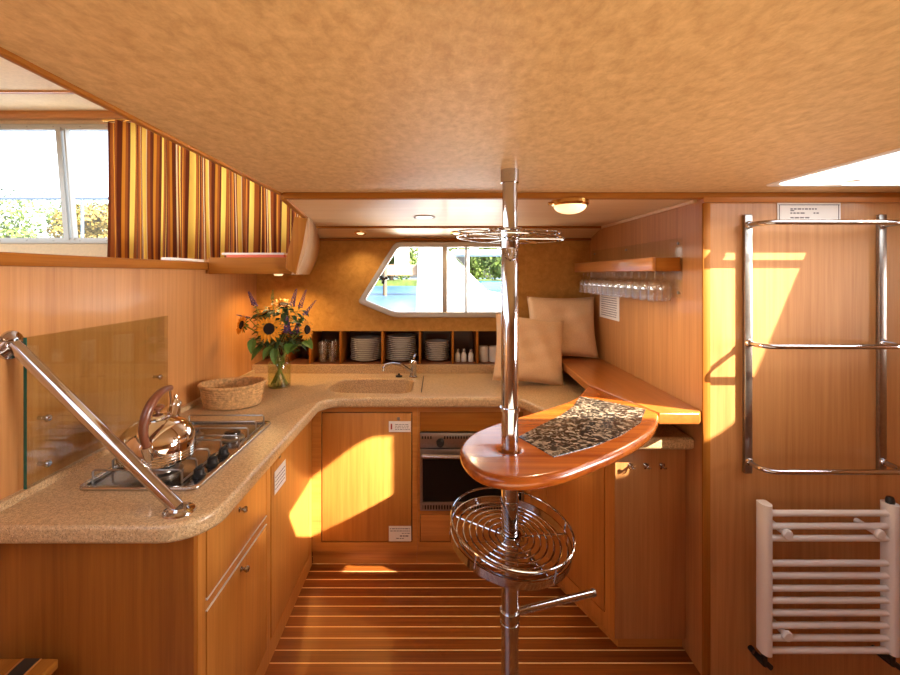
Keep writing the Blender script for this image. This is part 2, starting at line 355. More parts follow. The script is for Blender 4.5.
def solo(name, bm, mat, label, cat, loc, group=None):
    """a thing that is one mesh: bm in room coordinates, origin moved to loc"""
    bmesh.ops.translate(bm, vec=-Vector(loc), verts=bm.verts[:]); o = link_mesh(name, bm, mat); o.location = loc; return tag(o, label, cat, group)
def dup(root, loc, label, rot=None, group=None):
    r = root.copy(); COL.objects.link(r); r.location = loc; r['label'] = label
    if rot is not None: r.rotation_euler = rot
    if group: r['group'] = group
    for ch in list(root.children):
        c = ch.copy(); COL.objects.link(c); c.parent = r
        for g in list(ch.children):
            d = g.copy(); COL.objects.link(d); d.parent = c
    return r
ORD = ['first', 'second', 'third', 'fourth', 'fifth', 'sixth', 'seventh', 'eighth', 'ninth', 'tenth', 'eleventh', 'twelfth', 'thirteenth', 'fourteenth']
def ring(c, r, n=48, tilt=None):
    return [Vector((c[0]+r*cos(2*pi*k/n), c[1]+r*sin(2*pi*k/n), c[2])) for k in range(n)]
def spot(name, loc, power, color=(1, .72, .40), angle=110, parent=None):
    d = bpy.data.lights.new(name, 'SPOT'); d.energy = power; d.color = color; d.spot_size = radians(angle); d.spot_blend = .8; d.shadow_soft_size = .02
    o = bpy.data.objects.new(name, d); COL.objects.link(o); o.location = loc
    if parent: o.parent = parent; o.location = Vector(loc)-wloc(parent)
    return o

# ------------------------------------------------------------------ room shell
XL, XR, YB, YR = -1.23, 1.03, 3.05, 1.75
struct('floor', box(B(), -3.7, 2.5, -1.6, 3.4, -.05, 0), 'floor', 'dark teak floor with thin pale stripes running across', 'floor')
SKY = fillet([(1.165, 1.02, .06), (2.40, 1.02, .06), (2.40, 1.10, .03), (1.76, 1.60, .06), (1.165, 1.60, .05)])
struct('ceiling', cut_prism([(-.61, -1.6), (2.5, -1.6), (2.5, YR), (-.61, YR)], [SKY], 1.885, 1.91), 'ceiling', 'tan leathery ceiling over the near half of the cabin', 'ceiling')
struct('ceiling_galley', polyprism(B(), [(-.59, YR), (XR+.03, YR), (XR+.03, 2.85), (-.78, 2.85)], 1.868, 1.93), 'galley_ceiling', 'pale wood ceiling above the galley', 'ceiling')
bm = B()
for k, (yy, zz) in enumerate([(2.82, 1.868), (3.06, 1.80), (3.06, 1.84), (2.82, 1.90)]): pass
xs = [-.84, XR+.03]; prof = [(2.815, 1.867), (3.06, 1.805), (3.06, 1.84), (2.83, 1.90)]
L0 = [bm.verts.new((xs[0], y, z)) for y, z in prof]; L1 = [bm.verts.new((xs[1], y, z)) for y, z in prof]
for i in range(4): bm.faces.new((L0[i], L0[(i+1) % 4], L1[(i+1) % 4], L1[i]))
bm.faces.new(L0); bm.faces.new(list(reversed(L1))); bmesh.ops.recalc_face_normals(bm, faces=bm.faces[:])
struct('ceiling_slope', bm, 'galley_ceiling', 'narrow sloping ceiling strip with two small downlights', 'ceiling')
struct('trim_1', box(B(), -.60, 2.5, 1.735, 1.775, 1.862, 1.888, .006), 'mahog_x', 'dark wooden batten across the ceiling above the bar', 'trim')
struct('trim_2', box(B(), -.80, XR, 2.80, 2.825, 1.855, 1.872, .004), 'mahog_x', 'dark wooden batten above the two small downlights', 'trim')
struct('trim_3', box(B(), -.83, XR, 3.02, 3.05, 1.795, 1.81, .004), 'mahog_x', 'dark wooden batten along the top of the far wall', 'trim')
struct('trim_4', box(B(), -.622, -.606, -1.5, 1.755, 1.877, 1.95, .004), 'mahog_y', 'long wooden edging of the tan ceiling', 'trim')
struct('trim_5', polyprism(B(), [(-.614, 1.75), (-.588, 1.75), (-.676, 2.32), (-.702, 2.32)], 1.858, 1.935, .004), 'mahog_y', 'short wooden edging of the pale galley ceiling', 'trim')
# far wall with the porthole window cut out
WIN = [(-.545, 1.378, .02), (-.29, 1.787, .07), (.47, 1.787, .03), (.47, 1.277, .03), (-.30, 1.277, .22)]
def inset_poly(P, d):
    n = len(P); out = []
    for i in range(n):
        p0, p, p1 = Vector(P[i-1][:2]), Vector(P[i][:2]), Vector(P[(i+1) % n][:2])
        d0, d1 = (p-p0).normalized(), (p1-p).normalized(); n0, n1 = Vector((d0.y, -d0.x)), Vector((d1.y, -d1.x))
        m = (n0+n1).normalized(); out.append((*(p+m*(d/m.dot(n0))), max(P[i][2]-d*.5, .012)))
    return out
wall_out = [(XL-.02, 1.183), (XR+.03, 1.183), (XR+.03, 1.86), (-.86, 1.86), (-.86, 1.60), (XL-.02, 1.60)]
struct('wall_back', upright(cut_prism(wall_out, [fillet(inset_poly(WIN, .022))], -.04, 0), YB), 'suede', 'golden suede-lined far wall around the porthole window', 'wall')
# niche
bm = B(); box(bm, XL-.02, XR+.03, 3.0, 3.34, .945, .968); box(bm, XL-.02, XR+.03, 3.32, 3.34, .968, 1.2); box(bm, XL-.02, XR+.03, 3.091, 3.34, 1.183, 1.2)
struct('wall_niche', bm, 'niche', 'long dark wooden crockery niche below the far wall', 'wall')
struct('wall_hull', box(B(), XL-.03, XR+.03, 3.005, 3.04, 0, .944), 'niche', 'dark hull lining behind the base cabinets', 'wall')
struct('wall_left', box(B(), XL-.03, XL, .6, 3.34, 0, 1.60), 'panel', 'wood-veneered wall behind the hob', 'wall')
struct('wall_right', box(B(), XR, XR+.03, YR+.03, 3.34, 0, 1.93), 'panel', 'wood-veneered side wall carrying the glass rack', 'wall')
bm = B(); box(bm, XR, 2.5, YR, YR+.03, 0, 1.95)
struct('wall_bulkhead', bm, 'panel', 'wood-veneered bulkhead behind the white radiator', 'wall')
struct('trim_6', box(B(), XR-.004, XR+.026, YR-.008, YR+.002, 0, 1.846, .003), 'teak_x' if 0 else 'mahog_z', 'red-brown upright corner batten beside the towel rail', 'trim')
struct('trim_7', box(B(), XR-.004, 2.5, YR-.014, YR, 1.846, 1.885, .003), 'teak_x', 'orange wooden batten along the top of the radiator bulkhead', 'trim')
bm = B(); tube(bm, [(XR-.006, YR+.04, 1.862), (XR-.006, 2.82, 1.862)], .009, 8)
struct('trim_8', bm, 'galley_ceiling', 'pale quarter-round moulding at the top of the side wall', 'trim')
struct('wall_starboard', box(B(), 2.5, 2.54, -1.6, 1.78, 0, 1.95), 'panel', 'plain veneered wall beside the radiator bulkhead, out of view', 'wall')
struct('wall_rear', box(B(), -3.7, 2.54, -1.66, -1.6, 0, 2.0), 'panel', 'plain veneered wall behind the viewer', 'wall')
struct('wall_port', box(B(), -3.75, -3.7, -1.66, 3.34, 0, 1.60), 'panel', 'plain veneered wall far to the left, out of view', 'wall')
# upper deck to the left
struct('trim_9', box(B(), XL-.035, XL+.022, .6, 2.42, 1.592, 1.632, .006), 'mahog_y', 'wooden ledge capping the wall behind the hob', 'trim')
struct('floor_upper', box(B(), -3.7, XL-.035, .6, YB, 1.56, 1.615), 'cream', 'cream shelf deck under the curtained window', 'floor')
UW = [(-3.55, 1.80), (-.95, 1.80), (-.95, 2.56), (-3.55, 2.56)]
struct('wall_upper', upright(cut_prism([(-3.7, 1.60), (-.86, 1.60), (-.86, 2.68), (-3.7, 2.68)], [UW], -.04, 0), YB), 'cream', 'cream wall around the wide upper window', 'wall')
struct('ceiling_upper', box(B(), -3.7, -.56, .2, YB+.04, 2.66, 2.72), 'cream', 'bright cream ceiling of the raised cabin', 'ceiling')
struct('wall_deckhouse', box(B(), -.60, -.56, -1.6, YB+.04, 1.95, 2.66), 'cream', 'cream inner side of the raised cabin above the tan ceiling', 'wall')
struct('trim_10', box(B(), -3.7, -.62, 2.67, 2.70, 2.648, 2.662, .003), 'teak_x', 'thin wooden batten across the cream ceiling', 'trim')
struct('trim_11', box(B(), -3.7, -.62, 3.0, 3.05, 2.61, 2.662, .004), 'teak_x', 'wooden batten above the upper window', 'trim')

# ------------------------------------------------------------------ windows
w1 = thing('window_1', 'porthole window with slanted side in the far wall', 'window', (0, YB, 1.5), kind='structure')
link_mesh('frame', upright(cut_prism(fillet(WIN), [fillet(inset_poly(WIN, .036))], -.03, .016, .005), YB), 'alu', w1)
bm = B(); box(bm, .030, .062, YB-.010, YB+.025, 1.31, 1.755, .004); link_mesh('mullion', bm, 'alu', w1)
bm = B(); box(bm, .183, .197, YB-.002, YB+.02, 1.31, 1.755, .003); link_mesh('sliding_pane_edge', bm, 'steel', w1)
bm = upright(cut_prism(fillet(inset_poly(WIN, .03)), [], -.012, -.008), YB); link_mesh('pane', bm, 'pane', w1)
bm = B(); tube(bm, [(-.365, YB+.004, 1.535), (-.365, YB-.03, 1.535)], .012, 10); 
for a in (20, 140, 260): tube(bm, [(-.365, YB-.03, 1.535), (-.365+.03*cos(radians(a)), YB-.03, 1.535+.03*sin(radians(a)))], .012, 8)
link_mesh('clamp_knob', bm, 'black', w1)

w2 = thing('window_2', 'wide upper window with pale frame and leaning bar', 'window', (-2.3, YB, 2.1), kind='structure')
link_mesh('frame', upright(cut_prism([(-3.6, 1.775), (-.93, 1.775), (-.93, 2.585), (-3.6, 2.585)], [[(-3.5, 1.815), (-.98, 1.815), (-.98, 2.545), (-3.5, 2.545)]], -.03, .012, .004), YB), 'alu', w2)
bm = B()
for x, t in ((-2.55, 1), (-2.495, .0)):
    w_ = .034 if t else .012
    lo, hi = x+.03, x-.03
    polyprism(bm, [(lo, 1.80), (lo+w_, 1.80), (hi+w_, 2.56), (hi, 2.56)], -.02, .02)
upright(bm, YB-.0); link_mesh('leaning_bar', bm, 'alu', w2)
bm = B(); box(bm, -3.52, -.96, YB+.012, YB+.016, 1.80, 2.56); link_mesh('pane', bm, 'pane', w2)
bm = B()
for i in range(13): lathe(bm, [(0, .002), (.005, .002), (.006, 0)], 8); 
bm.free(); bm = B()
for i in range(14):
    for z in (1.795, 2.565): box(bm, -3.5+i*.18, -3.492+i*.18, YB-.015, YB-.011, z-.004, z+.004)
link_mesh('screws', bm, 'steel', w2)

w3 = thing('window_3', 'bright roof hatch with white frame in the tan ceiling', 'window', (1.6, 1.3, 1.92), kind='structure')
SKYp = [(1.165, 1.02, .06), (2.40, 1.02, .06), (2.40, 1.10, .03), (1.76, 1.60, .06), (1.165, 1.60, .05)]
def grow(P, d):   # counter-clockwise outline, outward
    return [(x, y, r+d) for (x, y, r) in [(*Vector(q[:2]), q[2]) for q in inset_poly(P, d)]]
link_mesh('frame', cut_prism(fillet(inset_poly(SKYp, -.012)), [fillet(inset_poly(SKYp, .012))], 1.882, 1.93, .003), 'white', w3)
link_mesh('pane', cut_prism(fillet(inset_poly(SKYp, -.012)), [], 1.931, 1.936), 'pane', w3)
bm = B(); box(bm, 1.42, 1.455, 1.53, 1.573, 1.889, 1.929, .004); link_mesh('hinge', bm, 'white', w3)

# ------------------------------------------------------------------ corner locker above the sunflowers
t = thing('corner_locker', 'dark wooden corner shelf box under the curtain with leaning end panel', 'shelf', (-1.0, 2.6, 1.57))
bm = B(); polyprism(bm, [(XL+.001, 2.385), (-.765, 2.385), (-.893, YB-.001), (XL+.001, YB-.001)], 1.572, 1.648); link_mesh('shelf', bm, 'wood_x', t)
bm = B(); box(bm, -1.205, -.752, 2.36, 2.385, 1.57, 1.657, .004); link_mesh('front_board', bm, 'mahog_x', t)
bm = polyprism(B(), [(-.745, 1.868), (-.676, 1.858), (-.700, 1.72), (-.737, 1.567), (-.79, 1.60), (-.787, 1.655), (-.765, 1.74)], -.03, 0, .003); upright(bm, 2.33); link_mesh('end_board', bm, 'mahog_z', t)
bm = B(); rows = []
for (y, top, bot) in ((2.331, -.672, -.735), (2.7, -.735, -.80), (3.045, -.80, -.868)):
    row = []
    for k in range(9):
        u = k/8; z = 1.567+.298*u; x = bot+(top-bot)*u + .022*sin(pi*u)
        if y > 3 : z = 1.567+.24*u
        elif y > 2.5: z = 1.567+.298*u
        row.append(bm.verts.new((x, y, z)))
    rows.append(row)
for a, b in zip(rows, rows[1:]):
    for k in range(8): bm.faces.new((a[k], b[k], b[k+1], a[k+1]))
r = bmesh.ops.extrude_face_region(bm, geom=bm.faces[:]); vv = [g for g in r['geom'] if isinstance(g, bmesh.types.BMVert)]
bmesh.ops.translate(bm, vec=(-.025, 0, 0), verts=vv); bmesh.ops.recalc_face_normals(bm, faces=bm.faces[:]); link_mesh('side_panel', bm, 'tan_panel', t)
bm = lathe(B(), [(0, -.014), (.022, -.012), (.03, 0)], 20, (-.975, 2.75, 1.572)); lens = link_mesh('downlight_lens', bm, 'lamp_on', t)
spot('locker_downlight', (-.975, 2.80, 1.55), 15, (1, .62, .25), angle=150, parent=t)
t = thing('folder', 'flat red folder with pale top lying on the corner shelf', 'folder', (-.98, 2.5, 1.648))
bm = B(); box(bm, -1.13, -.82, 2.40, 2.58, 1.648, 1.672, .003); link_mesh('cover', bm, 'redbook', t)
bm = B(); box(bm, -1.16, -.825, 2.41, 2.57, 1.672, 1.684, .003); link_mesh('sheet_stack', bm, 'paper', t)
t = solo('booklet', box(B(), -1.262, -1.215, 2.05, 2.34, 1.632, 1.646, .002), 'paper', 'thin white booklet lying on the wooden ledge by the curtain', 'booklet', (-1.24, 2.2, 1.632))

# curtain
bm = B(); uvl = bm.loops.layers.uv.new('UVMap'); NX, NZ = 260, 14; x0, x1 = -2.17, -.90; grid = []
for j in range(NZ+1):
    row = []; v = j/NZ
    for i in range(NX+1):
        u = i/NX; x = x0+(x1-x0)*u
        y = 2.950+(.034-.016*u)*sin(u*2*pi*9+1.2*sin(u*17))+.006*sin(u*2*pi*23+v*1.5)
        row.append((bm.verts.new((x+.012*sin(u*40+v*2)*(1-v), y*1.0, 1.64+.93*v)), u))
    grid.append(row)
for j in range(NZ):
    for i in range(NX):
        q = [grid[j][i], grid[j][i+1], grid[j+1][i+1], grid[j+1][i]]; f = bm.faces.new([w[0] for w in q])
        for lp, w in zip(f.loops, q): lp[uvl].uv = (w[1]*6.3+.02, 0)
t = thing('curtain', 'gathered curtain striped in maroon, gold and cream at the upper window', 'curtain', (-1.55, 2.95, 1.64))
link_mesh('cloth', bm, 'curtain', t, smooth=180)
bm = B(); tube(bm, [(-2.2, 2.955, 2.578), (-.88, 2.955, 2.578)], .008, 8); link_mesh('curtain_rod', bm, 'brass', t)

# ------------------------------------------------------------------ worktop with moulded sink
WT = fillet([(XL+.001, 1.175), (-.61, 1.175, .13), (-.61, 2.385, .10), (.43, 2.385, .05), (.69, 1.81, .03), (XR-.001, 1.81), (XR-.001, 3.0), (XL+.001, 3.0)], 10)
SK = [(-.655, 2.51, .12), (-.15, 2.485, .07), (-.15, 2.83, .07), (-.60, 2.83, .11)]
t = thing('worktop', 'sand-coloured speckled worktop running around the galley', 'worktop', (-.2, 2.6, .86))
link_mesh('slab', cut_prism(WT, [fillet(SK, 10)], .86, .912, .014), 'corian', t)
bm = B(); loops = []
for (d, z) in ((.0, .905), (-.004, .88), (-.010, .80), (-.03, .738), (-.06, .73)):
    lp = fillet([(x+(d if x > -.4 else -d), y+(d if y > 2.6 else -d), max(r+d*.3, .03)) for x, y, r in SK], 10); loops.append([bm.verts.new((x, y, z)) for x, y in lp])
for a, b in zip(loops, loops[1:]):
    n = len(a)
    for k in range(n): bm.faces.new((a[k], b[k], b[(k+1) % n], a[(k+1) % n]))
bm.faces.new(loops[-1]); bmesh.ops.recalc_face_normals(bm, faces=bm.faces[:])
for f in bm.faces: f.normal_flip()
sb = link_mesh('sink_basin', bm, 'corian', t)
link_mesh('drain', lathe(B(), [(0, .003), (.028, .003), (.036, 0)], 24, (-.38, 2.68, .73)), 'chrome', sb)
bm = B(); box(bm, XL+.001, XL+.020, 1.18, 2.975, .912, .935); box(bm, XL+.001, XR-.001, 2.975, 3.0, .912, .968); link_mesh('upstand', bm, 'corian', t)
bm = B(); box(bm, -.095, -.090, 2.50, 2.90, .912, .9135); link_mesh('drainer_groove', bm, 'stripe_dark', t)

# ------------------------------------------------------------------ base cabinets
def knob(parent, loc, axis, r=.011, mat='chrome'):
    bm = lathe(B(), [(0, .026), (r*.75, .025), (r, .019), (r*.8, .013), (r*.45, .009), (r*.45, .002), (r*.9, 0)], 16)
    rot = Vector((0, 0, 1)).rotation_difference(Vector(axis)).to_matrix().to_4x4(); xform(bm, Matrix.Translation(loc) @ rot)
    return link_mesh('knob', bm, mat, parent)
def keyhole(parent, loc, axis, r=.009):
    bm = lathe(B(), [(0, .006), (r*.5, .006), (r*.55, .003), (r, .003), (r, 0)], 16)
    rot = Vector((0, 0, 1)).rotation_difference(Vector(axis)).to_matrix().to_4x4(); xform(bm, Matrix.Translation(loc) @ rot)
    return link_mesh('push_lock', bm, 'steel', parent)
def carcass(x0, x1, y0, y1, front, z0=.06, z1=.86):
    bm = B(); th = .016
    box(bm, x0, x1, y0, y1, z0, z0+th)
    if front == 'y': box(bm, x0, x0+th, y0, y1, z0+th, z1); box(bm, x1-th, x1, y0, y1, z0+th, z1); box(bm, x0+th, x1-th, y1-th, y1, z0+th, z1)
    else: box(bm, x0, x1, y0, y0+th, z0+th, z1); box(bm, x0, x1, y1-th, y1, z0+th, z1); box(bm, x0, x0+th, y0+th, y1-th, z0+th, z1)
    return bm
XF = -.68
c = thing('base_cabinet', 'wooden base cabinet under the hob with drawer and doors', 'cabinet', (-.95, 1.9, 0))
link_mesh('carcass', carcass(XL+.002, XF-.02, 1.272, 2.98, 'x'), 'wood_z', c)
bm = B(); box(bm, XL+.002, XF-.001, 1.254, 1.272, 0, .86); link_mesh('end_panel', bm, 'wood_end_shaded', c)
bm = B()
box(bm, XF-.02, XF, 1.2725, 1.317, 0, .86); box(bm, XF-.02, XF, 1.782, 1.826, .08, .86); box(bm, XF-.02, XF, 2.37, 2.43, 0, .86)
box(bm, XF-.02, XF, 1.317, 2.37, .845, .86); box(bm, XF-.02, XF, 1.317, 1.782, .585, .612); box(bm, XF-.02, XF, 1.317, 2.37, 0, .082)
link_mesh('face_frame', bm, 'wood_z', c)
d1 = link_mesh('drawer', box(B(), XF-.018, XF+.002, 1.323, 1.776, .617, .840, .002), 'wood_z', c); knob(d1, (XF+.002, 1.54, .765), (1, 0, 0))
link_mesh('metal_strip', box(B(), XF-.016, XF+.004, 1.319, 1.780, .6130, .6155), 'white', d1)
d2 = link_mesh('door', box(B(), XF-.018, XF+.002, 1.323, 1.776, .088, .578, .002), 'wood_z', c); knob(d2, (XF+.002, 1.553, .552), (1, 0, 0))
link_mesh('metal_strip', box(B(), XF-.016, XF+.004, 1.319, 1.780, .5800, .5825), 'white', d2)
d3 = link_mesh('door', box(B(), XF-.018, XF+.002, 1.833, 2.362, .088, .840, .002), 'wood_z', c); keyhole(d3, (XF+.002, 1.925, .79), (1, 0, 0))
bm = B(); box(bm, XF-.022, XF-.0185, 1.318, 1.781, .085, .845); box(bm, XF-.022, XF-.0185, 1.828, 2.368, .083, .845); link_mesh('gap_backing', bm, 'stripe_dark', c)

c = thing('base_cabinet', 'sunlit wooden base cabinet under the sink with single door', 'cabinet', (-.4, 2.7, 0))
link_mesh('carcass', carcass(XF+.001, -.121, 2.44, 2.98, 'y', z0=.076), 'wood_x', c)
bm = B(); YF = 2.42
box(bm, XF+.001, -.628, YF, YF+.02, .076, .86); box(bm, -.138, -.110, YF, YF+.02, .076, .86); box(bm, -.628, -.138, YF, YF+.02, .828, .86); box(bm, -.628, -.138, YF, YF+.02, .076, .128)
link_mesh('face_frame', bm, 'wood_x', c)
d = link_mesh('door', box(B(), -.6225, -.1435, YF-.002, YF+.018, .134, .822, .002), 'wood_z', c); keyhole(d, (-.212, YF-.002, .793), (0, -1, 0))
bm = B(); box(bm, -.63, -.136, YF+.0185, YF+.022, .126, .83); link_mesh('gap_backing', bm, 'stripe_dark', c)
link_mesh('plinth', box(B(), XF+.001, -.115, YF+.022, YF+.038, 0, .076), 'wood_x', c)

c = thing('base_cabinet', 'wooden oven housing with red-brown strip above and drawer below', 'cabinet', (.2, 2.7, 0))
link_mesh('carcass', carcass(-.119, .498, 2.46, 2.98, 'y', z0=.076), 'wood_x', c)
bm = B(); box(bm, -.109, -.098, YF, YF+.02, .076, .86); box(bm, .462, .499, YF, YF+.02, .076, .86); box(bm, -.098, .462, YF, YF+.02, .828, .86); box(bm, -.098, .462, YF, YF+.02, .076, .130); box(bm, -.098, .462, YF, YF+.02, .278, .298)
link_mesh('face_frame', bm, 'wood_x', c)
link_mesh('upper_strip', box(B(), -.097, .461, YF+.002, YF+.018, .722, .827, .002), 'mahog_x', c)
d = link_mesh('drawer', box(B(), -.094, .458, YF-.002, YF+.018, .134, .274, .002), 'wood_x', c)
link_mesh('plinth', box(B(), -.114, .499, YF+.022, YF+.038, 0, .076), 'wood_x', c)

c = thing('base_cabinet', 'angled corner base cabinet with hook panel under the bar', 'cabinet', (.85, 2.3, 0))
bm = polyprism(B(), [(.515, 2.44), (.742, 1.885), (XR-.002, 1.885), (XR-.002, 2.97), (.515, 2.97)], .06, .86); link_mesh('carcass', bm, 'wood_z', c)
bm = B(); obox(bm, (.500, 2.42), (.552, 2.297), .018, .06, .86); obox(bm, (.712, 1.919), (.733, 1.869), .018, .06, .86)
a, b = Vector((.552, 2.297)), Vector((.712, 1.919)); obox(bm, a, b, .018, .80, .86); obox(bm, a, b, .018, .06, .125); link_mesh('face_frame', bm, 'wood_z', c)
bm = B(); dd = (b-a).normalized(); nn = Vector((dd.y, -dd.x))*.002; obox(bm, a+dd*.005+nn, b-dd*.005+nn, .018, .130, .795, .002); link_mesh('door', bm, 'wood_z', c)
link_mesh('end_panel', box(B(), .735, XR-.002, 1.867, 1.884, .056, .859, .0015), 'panel', c)
link_mesh('plinth', polyprism(B(), [(.53, 2.44), (.757, 1.895), (XR-.002, 1.895), (XR-.002, 2.2), (.53, 2.9)], 0, .06), 'wood_x', c)
for i, x in enumerate((.797, .861, .926)):
    h = thing('coat_hook', 'small chrome hook on the panel under the bar, %s of three' % ('leftmost', 'middle', 'rightmost')[i], 'hook', (x, 1.868, .779), group='chrome hooks under the bar')
    bm = B(); xform(lathe(bm, [(0, .004), (.007, .004), (.009, 0)], 14), Matrix.Rotation(radians(90), 4, 'X')); link_mesh('back_plate', bm, 'chrome', h, world=False)
    bm = B(); tube(bm, [(0, -.003, 0), (0, -.016, -.003), (0, -.024, .004), (0, -.027, .014)], .0035, 8); tube(bm, [(0, -.006, -.004), (-.008, -.016, -.012), (-.012, -.022, -.006)], .003, 8); tube(bm, [(0, -.006, -.004), (.008, -.016, -.012), (.012, -.022, -.006)], .003, 8); link_mesh('prong', bm, 'chrome', h, world=False)

def label_card(label, cat, name, origin, ux, uz, w, h, rows, mat='paper', extra=None, th=.0015, frame=None):
    """printed card: origin = lower left corner, ux/uz = in-plane unit vectors"""
    ux, uz = Vector(ux), Vector(uz); n = ux.cross(uz); o = Vector(origin)
    t = thing(name, label, cat, o)
    def quad(bm, u0, u1, v0, v1, d0, d1):
        vsq = [[bm.verts.new(ux*u+uz*v+n*d) for (u, v) in ((u0, v0), (u1, v0), (u1, v1), (u0, v1))] for d in (d0, d1)]
        fs = [bm.faces.new(vsq[1]), bm.faces.new(list(reversed(vsq[0])))]
        for i in range(4): fs.append(bm.faces.new((vsq[0][i], vsq[0][(i+1) % 4], vsq[1][(i+1) % 4], vsq[1][i])))
    bm = B(); quad(bm, 0, w, 0, h, 0, th); link_mesh('sheet', bm, mat, t, world=False, smooth=False)
    bm = B()
    for (u0, u1, v, hh) in rows:
        u = u0
        while u < u1-.004:
            wl = min(random.uniform(.006, .018), u1-u); quad(bm, u*1.0, u+wl, v, v+hh, th, th+.0003); u += wl+.004
    link_mesh('print', bm, 'ink', t, world=False, smooth=False)
    if extra:
        bm = B(); quad(bm, *extra, th, th+.0003); link_mesh('red_symbol', bm, 'red_ink', t, world=False, smooth=False)
    if frame:
        bm = B()
        for q in ((.004, w-.004, h-.009, h-.006), (.004, w-.004, .006, .009), (.006, .009, .006, h-.006), (w-.009, w-.006, .006, h-.006)): quad(bm, *q, th, th+.0006)
        link_mesh('border', bm, 'ink', t, world=False, smooth=False)
    return t
label_card('white printed label with red symbol at the top of the sunlit sink door', 'label', 'sticker', (-.264, YF-.0035, .722), (1, 0, 0), (0, 0, 1), .118, .058,
    [(.034, .112, .012+.009*k, .003) for k in range(4)], extra=(.010, .018, .014, .044))
label_card('white printed label at the foot of the sink door', 'label', 'sticker', (-.264, YF-.0035, .135), (1, 0, 0), (0, 0, 1), .120, .082,
    [(.006, .112, .066, .004), (.008, .112, .054, .004), (.07, .112, .042, .003), (.06, .11, .026, .006), (.04, .08, .014, .004)])
label_card('white printed label on the side door beyond the drawer', 'label', 'sticker', (XF+.0035, 1.86, .655), (0, 1, 0), (0, 0, 1), .135, .095,
    [(.008, .125, .018+.016*k, .004) for k in range(4)])
label_card('white framed notice above the top towel rail', 'sign', 'notice', (1.318, YR-.0015, 1.768), (1, 0, 0), (0, 0, 1), .245, .078,
    [(.05, .16, .052, .005), (.05, .07, .046, .004), (.05, .105, .036, .005), (.14, .16, .036, .005), (.05, .125, .018, .005)], frame=True)
label_card('white printed sheet on the side wall under the hanging glasses', 'notice', 'notice', (XR-.0005, 2.86, 1.30), (0, -1, 0), (0, 0, 1), .305, .20,
    [(.03, .27, .016+.0135*k, .005) for k in range(12)])

# ------------------------------------------------------------------ oven
o = thing('oven', 'built-in steel oven with dark glass door below the worktop', 'oven', (.18, 2.42, .30))
link_mesh('body', box(B(), -.085, .45, YF+.001, 2.85, .304, .716), 'black', o)
bm = B(); box(bm, -.096, .46, YF-.012, YF, .638, .719, .002); cp = link_mesh('control_panel', bm, 'steel', o)
for x0, x1 in ((-.086, -.028), (.028, .45)): link_mesh('vent_grille', box(B(), x0, x1, YF-.0135, YF-.0118, .688, .702), 'slots', cp)
for i, x in enumerate((.012, .18, .34)):
    bm = xform(lathe(B(), [(0, .026), (.016, .026), (.019, .022), (.022, 0)], 24), Matrix.Translation((x, YF-.012, .668)) @ Matrix.Rotation(radians(90), 4, 'X')); link_mesh('knob', bm, 'black', o)
bm = upright(cut_prism([(-.096, .345), (.46, .345), (.46, .634), (-.096, .634)], [[(-.082, .352), (.446, .352), (.446, .582), (-.082, .582)]], -.0, .014, .002), YF-.004)
d = link_mesh('door', bm, 'steel', o)
link_mesh('door_glass', box(B(), -.085, .449, YF-.010, YF-.002, .349, .585), 'oven_glass', d)
bm = B(); tube(bm, [(-.085+.53*k/20, YF-.03-.022*sin(pi*k/20), .603+.004*sin(pi*k/20)) for k in range(21)], .0115, 10)
for x in (-.08, .44): tube(bm, [(x, YF-.032, .603), (x, YF-.014, .603)], .008, 8)
link_mesh('handle', bm, 'hobedge', d)
bm = B(); box(bm, -.096, .46, YF-.012, YF, .302, .342, .002); lv = link_mesh('lower_vent', bm, 'steel', o)
link_mesh('vent_grille', box(B(), -.082, .448, YF-.0135, YF-.0118, .311, .333), 'slots', lv)

# ------------------------------------------------------------------ hob, kettle
h = thing('gas_hob', 'steel gas hob with wire pan supports set in the worktop', 'hob', (-.91, 1.67, .912))
link_mesh('rim', cut_prism(fillet([(-1.10, 1.36, .03), (-.728, 1.36, .03), (-.728, 1.985, .03), (-1.10, 1.985, .03)]), [fillet([(-1.085, 1.378, .02), (-.748, 1.378, .02), (-.748, 1.967, .02), (-1.085, 1.967, .02)])], .912, .924, .004), 'hobedge', h)
link_mesh('plate', box(B(), -1.086, -.747, 1.377, 1.968, .912, .9165), 'hob', h)
for (x, y, r) in ((-.91, 1.49, .048), (-.815, 1.785, .036), (-.995, 1.80, .042)):
    br = link_mesh('burner', lathe(B(), [(r*1.25, 0), (r*1.25, .006), (r, .010), (r*.95, .020), (0, .020)], 28, (x, y, .9165)), 'steel', h)
    link_mesh('burner_cap', lathe(B(), [(r*.8, 0), (r*.84, .004), (r*.8, .009), (r*.5, .0105), (0, .0105)], 28, (x, y, .9365)), 'enamel', br)
for y in (1.455, 1.54, 1.62):
    k = link_mesh('knob', lathe(B(), [(.021, 0), (.0205, .006), (.017, .008), (.0155, .024), (.012, .027), (0, .027)], 20, (-.772, y, .9165)), 'black', h)
    link_mesh('pointer', box(B(), -.775, -.769, y-.018, y+.018, .9435, .952, .002), 'black', k)
def wire_u(bm, pts, r=.0034): tube(bm, pts, r, 8)
ZS = .958
for (ya, yb, xr_) in ((1.395, 1.665, -.80), (1.695, 1.955, -.755)):
    bm = B()
    for f in (.04, .36, .66, .98):
        y = ya+(yb-ya)*f
        wire_u(bm, [(-1.078, y, .917), (-1.078, y, ZS-.006), (-1.072, y, ZS), (xr_-.006, y, ZS), (xr_, y, ZS-.006), (xr_, y, .917)])
    for x in (-1.078, xr_): wire_u(bm, [(x, ya+.01, .9215), (x, yb-.005, .9215)])
    link_mesh('pan_support', bm, 'steel', h)
KX, KY, KZ = -.925, 1.485, .9615
k = thing('kettle', 'shiny round steel kettle with curved brown handle on the hob', 'kettle', (KX, KY, KZ))
